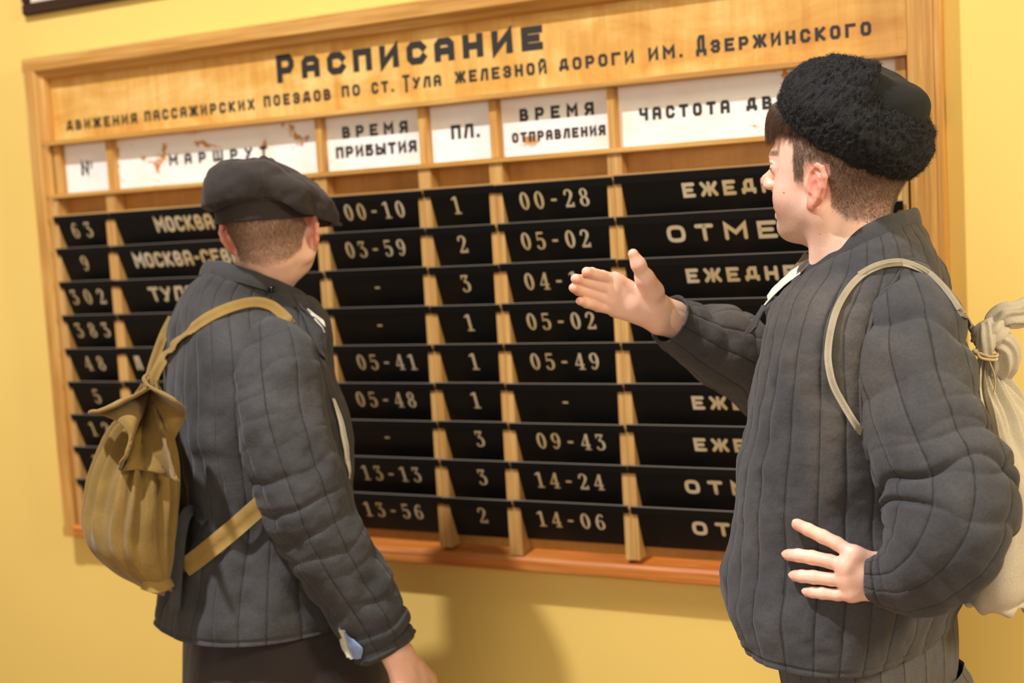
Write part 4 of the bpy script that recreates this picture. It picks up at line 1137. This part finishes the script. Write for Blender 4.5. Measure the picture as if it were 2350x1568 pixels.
grid_obj('neck_lining', dense(torso_rings([(488,630,680,705,.073),(490,680,690,760,.075),(500,720,690,800,.06)], F1, L1, 80, D=2.42),12), DARKIN, jk1)
# right sleeve
s1 = px_path([(628,775,2.335,60),(634,810,2.30,92),(640,870,2.275,106),(648,950,2.255,108),(668,1040,2.240,107),(697,1130,2.232,104),(733,1220,2.235,101),(782,1310,2.245,93),(834,1395,2.258,84),(868,1455,2.265,76),(884,1487,2.268,68)])
Rs = tube_rings(s1, 280, CAM_R[0]*1.0); Gs = dense(Rs, 320); Ns = grid_normals(Gs)
v = np.linspace(0,1,320)[:,None]; a = np.linspace(0,2*math.pi,280)[None,:]
sus = np.broadcast_to(a/(2*math.pi)*9+.35, Gs.shape[:2])+.10*fbm(Gs,(9,9,7),14,2)
ds = puff(sus,1)*chan(Gs,9,.0022,.08)*sstep(0,.1,v)+.008*fbm(Gs,(9,9,8),23,3)+.0035*fbm(Gs,(26,26,26),27,2)
ds = ds+creases(Gs,v,.55,.2,.009,16,15,a,2.6)+creases(Gs,v,.86,.12,.012,12,18,a,1.0)+creases(Gs,v,.12,.09,.008,10,21,a,2.8)
ds = ds+.004*np.exp(-((v-.985)/.012)**2)
if ((Gs-Gs.mean(1,keepdims=True))*Ns).sum(-1).mean() < 0: Ns = -Ns
Gs = Gs+Ns*ds[...,None]; c0 = Gs[-1].mean(0); ax = nv(Gs[-1].mean(0)-Gs[-12].mean(0))
Gs = np.concatenate([Gs, np.array([c0+(Gs[-1]-c0)*k+ax*o for k,o in ((.97,.004),(.92,.003),(.89,-.008),(.85,-.05))])],0); sus = np.concatenate([sus,np.repeat(sus[-1:],4,0)],0)
sl1 = grid_obj('sleeve', Gs, Q1, jk1, sus)
armhole(Gs, bvh1, Q1, jk1)
bvhs = make_bvh(Gs)
# left sleeve
s2 = [(P1['shl']+np.array([0,0,.05])-L1*.05,.05),(P1['shl'],.088),((P1['shl']+P1['ell'])/2,.085),(P1['ell'],.078),((P1['ell']+P1['wrl'])/2,.066),(P1['wrl']-ld*.01,.052)]
G_ = dense(tube_rings(s2,160,(1,0,0)),150); N_ = grid_normals(G_); G_ = G_+N_*(puff(np.linspace(0,9,160),1)[None,:]*.002+.007*fbm(G_,(10,10,10),51,3))[...,None]
grid_obj('sleeve', G_, Q1, jk1, np.broadcast_to(np.linspace(0,9,160),(150,160)))
# open cuff with pale blue shirt
def sd(px, py, lift, b=bvhs, dflt=2.27):
    d = ray_depth(b, px, py); return W(px, py, (dflt if d is None else d)-lift)
leaf('cuff_facing', [[sd(778,1440,.002),sd(780,1475,.003),sd(796,1510,.004,dflt=2.24)],[sd(792,1448,.005),sd(796,1478,.007),sd(812,1512,.006,dflt=2.24)]], WHITEL, sl1, .002, .001, 3)
leaf('shirt_cuff', [[sd(787,1446,.006),sd(795,1478,.008),sd(808,1508,.008,dflt=2.24)],[sd(815,1470,.008),sd(832,1490,.008,dflt=2.24),sd(828,1512,.007,dflt=2.24)]], mat_cloth('pale_blue_shirt', srgb(126,150,196), srgb(158,180,214), 500), man1, .002, .001, 4)
# collar leaf, snap and loose white wadding at the front opening
def on1(px, py, lift, dflt=2.40):
    d = ray_depth(bvh1, px, py); return W(px, py, min(dflt if d is None else d, dflt+.03)-lift)
leaf('collar_leaf', [[on1(686,696,.020),on1(708,716,.024),on1(734,738,.030),on1(748,760,.030),on1(750,800,.024)],[on1(686,704,.006),on1(700,740,.006),on1(716,780,.006),on1(732,812,.006),on1(746,826,.006)]], Q1, jk1, .004, .002, 5)
leaf('collar_lining', [[on1(706,708,.026),on1(724,722,.032),on1(742,736,.034),on1(747,750,.034)],[on1(712,722,.024),on1(726,738,.029),on1(738,752,.031),on1(744,764,.031)]], WHITEL, jk1, .002, .001, 7)
leaf('torn_lining', [[on1(768,915,.010),on1(786,960,.012),on1(798,1010,.014),on1(803,1060,.014),on1(806,1100,.012)],[on1(762,915,.004),on1(774,960,.004),on1(784,1010,.004),on1(794,1060,.004),on1(802,1100,.004)]], WHITEL, jk1, .002, .002, 11)
bm = bmesh.new(); bmesh.ops.create_uvsphere(bm, u_segments=24, v_segments=14, radius=.006)
c_ = W(627,662,2.31); dd = ray_depth(bvh1,627,662)
BRASS = mat_plain('dark_metal_snap', srgb(40,38,40), .22, Metallic=1.0)
n_ = nv(-CAM_R[2]+.3*np.array([0,0,1])); c_ = W(624,664,2.405-.0985*.93-.004)
R3 = Vector(n_).to_track_quat('Z','Y').to_matrix()
bv = [np.array(R3@Vector((q.co.x,q.co.y,q.co.z*.45)))+c_ for q in bm.verts]; bf = [[w.index for w in f_.verts] for f_ in bm.faces]; bm.free()
obj('snap_button', bv, bf, BRASS, jk1)
# trousers and boots
TROU = mat_cloth('brown_black_trousers', srgb(34,27,26), srgb(46,36,34), 380, .9, 24)
rt = [(442,1372,846,1362,.165),(434,1440,862,1425,.168),(431,1500,876,1490,.17),(434,1580,884,1570,.17),(446,1680,872,1670,.168),(462,1790,860,1780,.165)]
Gt, su_t = trousers(rt, F1, L1, D1, None, 220, 90, None, 15, .007)
tr1 = grid_obj('trousers', Gt, TROU, man1)
for s in 'lr':
    grid_obj('trouser_leg', leg_grid(P1['hip'+s]+np.array([0,0,-.12]), P1['kn'+s], P1['an'+s], (.115,.092,.075), 110, 90, 8), TROU, tr1)
    boot(P1['an'+s], F1, LEATH, man1)
HN = mat_hair('clipped_fair_hair', srgb(112,88,66))
rng = np.random.default_rng(11)
p, nn, idx = scatter(Vw, Fq, hairz*(z < .10), 26000, rng)
dn = nn*.45-uh1*.8+rng.normal(0,.2,p.shape)+lh1*(.5*vnoise(p,25,3))[:,None]; dn /= np.linalg.norm(dn,axis=1,keepdims=True)
zl = (p-O1)@uh1
hair_strands('clipped_hair', p, dn, (.003+.005*sstep(-.05,.04,zl))*(.7+.6*rng.random(len(p))), HN, man1, 3, radius=.00007)
# flat cap
WOOL = mat_cloth('dark_brown_wool', srgb(34,27,25), srgb(50,42,39), 300, .95, 26, .05)
cy = math.radians(-14)
cf = fh1*math.cos(cy)+lh1*math.sin(cy); cl = lh1*math.cos(cy)-fh1*math.sin(cy)
tlt = math.radians(-4)
cu_ = nv(uh1*math.cos(tlt)+cf*math.sin(-tlt)); cf = nv(cf-cu_*(cf@cu_)); cl = np.cross(cu_,cf)
CC = O1+uh1*.029-fh1*.017
ph = np.linspace(0,2*math.pi,321)
def cap_rows(st):
    return np.array([CC+cf*(a*np.cos(ph)+sh)[:,None]+cl*(b*np.sin(ph))[:,None]+cu_*zz for a,b,zz,sh in st])
band = cap_rows([(.100,.082,.004,0),(.1055,.0865,.0,0),(.1080,.0885,.004,0),(.1085,.0890,.018,0),(.1080,.0888,.032,0),(.103,.085,.036,0)])
Gb = dense(band, 40); Nb = grid_normals(Gb); Gb = Gb+Nb*(.0012*fbm(Gb,(30,30,30),3,2))[...,None]
cap = grid_obj('flat_cap', Gb, WOOL, man1)
crown = cap_rows([(.1045,.086,.030,0),(.117,.098,.030,.003),(.130,.110,.036,.008),(.1335,.1125,.050,.010),(.129,.108,.070,.008),(.117,.097,.089,.005),(.094,.078,.104,.002),(.060,.050,.113,0),(.022,.018,.117,0),(.002,.002,.1175,0)])
Gk = dense(crown, 150); xk = (Gk-CC)@(cf*.55-cl*.83)
vk = np.linspace(0,1,150)[:,None]
Gk = Gk-cu_*(.44*np.maximum(xk,0)*sstep(0,.22,vk))[...,None]
Nk = grid_normals(Gk)
if ((Gk-Gk.mean((0,1)))*Nk).sum(-1).mean() < 0: Nk = -Nk
sk = np.broadcast_to(ph/(2*math.pi)*8+.25, Gk.shape[:2])
dk = (puff(sk,.004)+.010*fbm(Gk,(11,11,14),5,3)+.003*fbm(Gk,(34,34,34),9,2))*sstep(0,.12,vk)*sstep(1,.9,vk)
grid_obj('crown', Gk+Nk*dk[...,None], WOOL, cap)
rows = []
for t in np.linspace(0,1,14):
    p2 = np.linspace(-math.radians(74),math.radians(74),60); ext = .052*t*np.cos(p2*.9)**.7
    rows.append(CC+cf*((.1035+ext)*np.cos(p2)+.10*ext)[:,None]+cl*((.0850+ext*.75)*np.sin(p2))[:,None]+cu_*(.008-.50*ext-.10*t*np.sin(p2)**2*.12)[:,None])
T = thick_sheet(np.array(rows), .005); T = np.concatenate([T,T[:1]],0); grid_obj('visor', T, WOOL, cap)

# ------------------------------------------------------------------ khaki knapsack on the left man's back
KHAKI = mat_cloth('khaki_canvas', srgb(112,87,33), srgb(144,114,50), 460, .9, 18, .15)
KHAKI2 = mat_cloth('khaki_webbing', srgb(124,96,40), srgb(146,116,56), 700, .9, 40, .1)
DB = 2.285
rowsb = [(324,880,362,874,.016),(318,896,368,890,.024),(298,918,384,912,.042),(262,955,400,950,.072),(228,1005,408,1002,.098),(200,1065,413,1062,.122),(180,1130,416,1128,.137),(168,1195,416,1192,.143),(178,1245,414,1244,.140),(214,1290,410,1286,.126),(268,1322,405,1316,.100),(318,1343,398,1334,.07),(350,1352,392,1344,.03),(366,1353,382,1350,.004)]
R = torso_rings(rowsb, F1, L1, 320, ex=2.2, D=DB, u0=math.pi*.5)
G = dense(R, 240); N = grid_normals(G)
if ((G-G.mean((0,1)))*N).sum(-1).mean() < 0: N = -N
vt = np.linspace(0,1,240)[:,None]; a_ = np.linspace(0,2*math.pi,320)[None,:]
ga = sstep(.80,.10,vt)*sstep(-.02,.12,vt)
ph_ = a_*9+1.6*fbm(G,(6,6,6),3,2)
fold = -np.abs(np.sin(ph_))**1.6*.023*ga+.006*ga*np.sin(a_*23+2*fbm(G,(10,10,5),5,2))
fold = fold+.012*fbm(G,(5,5,5),7,3)*sstep(0,.3,vt)+sstep(.7,.95,vt)*.007*np.sin(a_*7+1.2)
bagroot = empty('khaki_knapsack', tuple(W(330,1345,DB)))
tag(bagroot, 'khaki drawstring knapsack with ruffled top on the back of the flat-capped man', 'knapsack')
Gbag = G+N*fold[...,None]
sack = grid_obj('sack_body', Gbag, KHAKI, bagroot)
bvhb = make_bvh(Gbag)
# ruffled mouth falling open over the front
out = np.array([(322,884),(262,922),(228,946),(238,968),(272,992),(291,1026),(300,1066),(322,1086),(366,1104),(392,1098),(408,1058),(416,1012),(410,976),(388,930),(373,886),(356,868),(346,874)],float)
ns, nt = 170, 44
sp = crom(out, np.linspace(0,len(out)-1,ns)); ss_ = np.linspace(0,1,ns)
rows = []
for t in np.linspace(0,1,nt):
    g0 = np.array([344.,890.]); pth = g0+(sp-g0)*(t**.9)
    k = np.sin(2*math.pi*(ss_*3.6+.12)+.6*math.sin(t*2)); k2 = np.sin(2*math.pi*(ss_*8.3+.4))
    dpt = DB-.045-.070*math.sin(t*1.9)-.042*t*k-.010*t*k2
    dpt = np.minimum(dpt, np.array([ (ray_depth(bvhb,*q) or 9)-.006 for q in pth ]))
    sh = np.stack([24*t*np.sin(2*math.pi*(ss_*3.6+.37)), 16*t*np.sin(2*math.pi*(ss_*3.6+.05))],1)
    rows.append([W(q[0]+w_[0],q[1]+w_[1],d_) for q,w_,d_ in zip(pth,sh,dpt)])
Gr_ = np.array(rows); Gr_ = Gr_+grid_normals(Gr_,False)*(.0016*fbm(Gr_,(40,40,40),3,2))[...,None]
T = thick_sheet(Gr_, .0032); T = np.concatenate([T,T[:1]],0)
grid_obj('ruffled_mouth', T, KHAKI, bagroot)
# rolled hem along the ruffle edge
hem = [(p,.0036) for p in Gr_[-1][::2]]
grid_obj('mouth_hem', dense(tube_rings(hem,10,(0,0,1)),200), KHAKI, bagroot)
def path_on(bv, pts, lift, n=40, dflt=None):
    q2 = crom(np.array([p_[:2] for p_ in pts],float), np.linspace(0,len(pts)-1,n)); P = []; Nn = []
    fix = {i: p_[2] for i, p_ in enumerate(pts) if len(p_) > 2}
    q = []
    for r, t_ in zip(q2, np.linspace(0,len(pts)-1,n)):
        k_ = int(round(t_)); i0 = int(math.floor(t_)); near = [i for i in (i0,i0+1) if i in fix]
        both = i0 in fix and (i0+1 in fix or t_ == i0)
        q.append((r[0],r[1],(fix[i0]+(fix.get(i0+1,fix[i0])-fix[i0])*(t_-i0)) if both else (fix[k_] if k_ in fix and abs(t_-k_) < .35 else 0)))
    for r in q:
        px, py = r[0], r[1]
        if len(r) > 2 and r[2] > 0: d = r[2]
        else:
            d = ray_depth(bv,px,py)
            d = d if d is not None else (dflt or 2.4)
        P.append(d)
    P = np.array(P)
    for _ in range(3): P[1:-1] = np.minimum(P[1:-1], (P[:-2]+P[1:-1]*2+P[2:])/4+.002) 
    pts3 = np.array([W(r[0],r[1],d-lift) for r,d in zip(q,P)])
    dv = np.array([nv(p-CAM_C) for p in pts3]); T_ = np.gradient(pts3,axis=0)
    return pts3, -dv
from mathutils.bvhtree import BVHTree
def multi_bvh(*gs):
    vs = []; fs = []; b = 0
    for g in gs:
        vs += g.reshape(-1,3).tolist(); fs += (grid_faces(g.shape[0],g.shape[1])+b).tolist(); b += g.shape[0]*g.shape[1]
    return BVHTree.FromPolygons(vs, fs)
bA = multi_bvh(G1, Gs)
def strap(name, bv, pts, width, mat, parent, lift=.003, thick=.0022, n=60, up=.0):
    P, Nn = path_on(bv, pts, lift, n); Nn = Nn+np.array([0,0,up])
    Rr_ = strip(P, width, Nn, thick); G_ = Rr_
    o = grid_obj(name, G_, mat, parent); return P
strap('shoulder_strap', bA, [(346,884),(362,848),(388,806),(430,764),(480,728),(535,704),(585,694),(622,702),(648,722),(664,738,ray_depth(bA,664,738)+.012),(690,764,ray_depth(bA,664,738)+.06)], .0195, KHAKI2, bagroot, .0045, .003, 70, .5)
P_, N_ = path_on(bA, [(340,884),(350,842),(364,800),(378,764,2.44),(394,732,2.54)], .004, 30, 2.42)
grid_obj('shoulder_strap', strip(P_, .017, N_, .003), KHAKI2, bagroot)
lp = [(424,1303),(452,1283),(482,1259),(514,1233),(546,1206),(578,1178),(606,1153),(640,1122)]
ld_ = [ray_depth(bvh1,*q) or 2.33 for q in lp]; base_ = np.linspace(ld_[0],ld_[-1],len(lp)); off_ = min(d-b_ for d,b_ in zip(ld_,base_))
strap('lower_strap', bvh1, [(q[0],q[1],b_+off_*math.sin(math.pi*min(1,.15+.7*i/7))) for i,(q,b_) in enumerate(zip(lp,base_))], .034, KHAKI2, bagroot, .012, .003, 50)
P_, N_ = path_on(bvhb, [(330,1338),(352,1344),(372,1343),(392,1332)], .004, 16, DB); grid_obj('bottom_band', strip(P_, .024, N_, .003), KHAKI2, bagroot)
P_, N_ = path_on(bA, [(392,1328,2.29),(410,1318,2.29),(428,1308,2.29)], .0, 12); grid_obj('bottom_loop', strip(P_, .012, N_, .003), KHAKI2, bagroot)
PEG = mat_wood('pale_wood_toggle', 2, srgb(168,122,62), srgb(196,152,90), srgb(214,174,116), 3, .5, False)
tgl = [(W(x_,y_,2.285),r_) for x_,y_,r_ in ((422,1302,.0015),(425,1305,.0062),(432,1312,.0068),(438,1319,.0046),(444,1325,.0062),(449,1330,.0058),(452,1333,.0012))]
grid_obj('wooden_toggle', dense(tube_rings(tgl,24,(1,0,0)),40), PEG, bagroot)
cord = [(W(x_,y_,d_),.0022) for x_,y_,d_ in ((438,1314,2.280),(450,1302,2.283),(462,1290,2.286),(474,1276,2.289),(480,1262,2.291))]
grid_obj('toggle_cord', dense(tube_rings(cord,10,(0,0,1)),40), mat_cloth('beige_cord', srgb(176,146,96), srgb(200,172,124), 900), bagroot)
# half-belt of the jacket, hanging loose beside the bag
P_, N_ = path_on(bA, [(476,1200,(ray_depth(bvh1,476,1200) or 2.34)-.006),(456,1181,2.315),(438,1172,2.290),(424,1188,2.268),(415,1226,2.252),(409,1275,2.246),(405,1325,2.246),(402,1368,2.248),(399,1402,2.25)], .0, 70, 2.3)
grid_obj('loose_half_belt', strip(P_, .020, N_, .003), Q1, jk1, np.full(9,.5))

# ------------------------------------------------------------------ linen sack of the right man
LINEN = mat_cloth('grey_linen', srgb(196,184,160), srgb(220,209,186), 520, .9, 22, .1)
TWINE = mat_cloth('pale_twine', srgb(206,180,132), srgb(224,200,156), 800)
DL = 1.93
rowsl = [(2246,822,2290,830,.020),(2236,846,2304,856,.032),(2228,885,2340,900,.062),(2232,940,2392,960,.092),(2238,1010,2432,1030,.115),(2244,1100,2462,1115,.130),(2240,1190,2470,1200,.135),(2228,1270,2462,1275,.13),(2218,1325,2440,1325,.115),(2216,1362,2400,1355,.09),(2222,1376,2380,1368,.06),(2250,1376,2340,1372,.01)]
R = torso_rings(rowsl, F2, L2, 300, ex=2.2, D=DL, u0=math.pi*1.5)
G = dense(R, 220); N = grid_normals(G)
if ((G-G.mean((0,1)))*N).sum(-1).mean() < 0: N = -N
vt = np.linspace(0,1,220)[:,None]; a_ = np.linspace(0,2*math.pi,300)[None,:]
ga = sstep(.60,.05,vt)
fold = -np.abs(np.sin(a_*8+1.4*fbm(G,(6,6,6),13,2)))**1.5*.016*ga+.005*ga*np.sin(a_*21+2*fbm(G,(9,9,5),15,2))+.010*fbm(G,(6,6,6),17,3)*sstep(0,.3,vt)+sstep(.8,.95,vt)*(.008*np.sin(a_*9)+.006*fbm(G,(18,18,18),4,2))
sackroot = empty('linen_sack', tuple(W(2300,1370,DL)))
tag(sackroot, 'pale grey knotted linen sack on the back of the fleece-hatted man', 'sack')
Gl = G+N*fold[...,None]; grid_obj('sack_body', Gl, LINEN, sackroot)
def cloth_tube(name, pts, mat, parent, n=60, nvv=90, pleats=7, amp=.25, seed=0, ratio=None):
    c = px_path(pts); R_ = tube_rings(c, n, (0,0,1), ratio); G_ = dense(R_, nvv); N_ = grid_normals(G_)
    if ((G_-G_.mean(1,keepdims=True))*N_).sum(-1).mean() < 0: N_ = -N_
    rad = np.linalg.norm(G_-G_.mean(1,keepdims=True),axis=-1)
    a = np.linspace(0,2*math.pi,n)[None,:]; v = np.linspace(0,1,nvv)[:,None]
    d = -amp*rad*np.abs(np.sin(a*pleats/2+v*3.0+.8*fbm(G_,(30,30,30),seed,2)))**1.5
    return grid_obj(name, G_+N_*d[...,None], mat, parent)
cloth_tube('knot', [(2232,772,1.905,3),(2240,776,1.90,18),(2256,772,1.885,33),(2276,762,1.88,36),(2292,752,1.885,30),(2302,744,1.89,12),(2304,742,1.89,2)], LINEN, sackroot, 64, 70, 6, .22, 3)
cloth_tube('knot', [(2262,740,1.90,4),(2264,752,1.875,18),(2262,778,1.868,22),(2262,806,1.872,20),(2266,822,1.885,6)], LINEN, sackroot, 48, 60, 6, .22, 5)
cloth_tube('knot_tail', [(2272,765,1.89,14),(2282,738,1.885,26),(2300,724,1.88,32),(2326,722,1.88,34),(2356,716,1.885,36),(2385,722,1.895,34),(2402,740,1.90,18),(2404,745,1.90,3)], LINEN, sackroot, 64, 110, 6, .30, 8)
cloth_tube('knot_tail', [(2270,780,1.90,14),(2292,780,1.895,30),(2304,800,1.90,36),(2302,830,1.91,40),(2290,852,1.92,36)], LINEN, sackroot, 60, 70, 7, .28, 11)
import itertools
tw = []
for k in range(80):
    a = k/79*math.pi*2*4.2; tw.append((W(2262+24*math.cos(a)+4*math.sin(k*.9),816+9*math.sin(a)-k*.12+6*math.cos(k*.35),1.878-.016*math.sin(a*.5+.4)),.0022))
grid_obj('twine_loops', dense(tube_rings(tw,8,(0,0,1)),400), TWINE, sackroot)
cord = [(W(x_,y_,d_),.0012) for x_,y_,d_ in ((2268,822,1.866),(2274,838,1.868),(2281,858,1.872),(2284,880,1.876),(2280,905,1.88))]
grid_obj('twine_end', dense(tube_rings(cord,8,(0,0,1)),40), TWINE, sackroot)
TAPE = mat_cloth('beige_tape', srgb(140,128,104), srgb(166,154,130), 900, .9, 60, .05)
bB = multi_bvh(G2, GS2)
sp = [(2246,778,1.90),(2224,746,1.893),(2195,700),(2165,660),(2128,626),(2085,607),(2048,605),(2010,614),(1975,634),(1944,668),(1920,712),(1906,762),(1900,812),(1904,852),(1914,888,ray_depth(bvh2,1914,888)),(1934,926,ray_depth(bvh2,1934,926)),(1962,972,ray_depth(bvh2,1962,972)),(1996,1020,ray_depth(bvh2,1996,1020)+.01)]
strap('shoulder_strap', bB, sp, .0095, TAPE, sackroot, .004, .003, 110, .25)
sp2 = [(2240,768,1.90),(2214,730,1.888),(2188,690),(2158,652),(2122,620),(2082,602),(2046,600),(2006,610),(1970,630)]
strap('shoulder_strap', bB, sp2, .006, TAPE, sackroot, .007, .003, 80, .25)
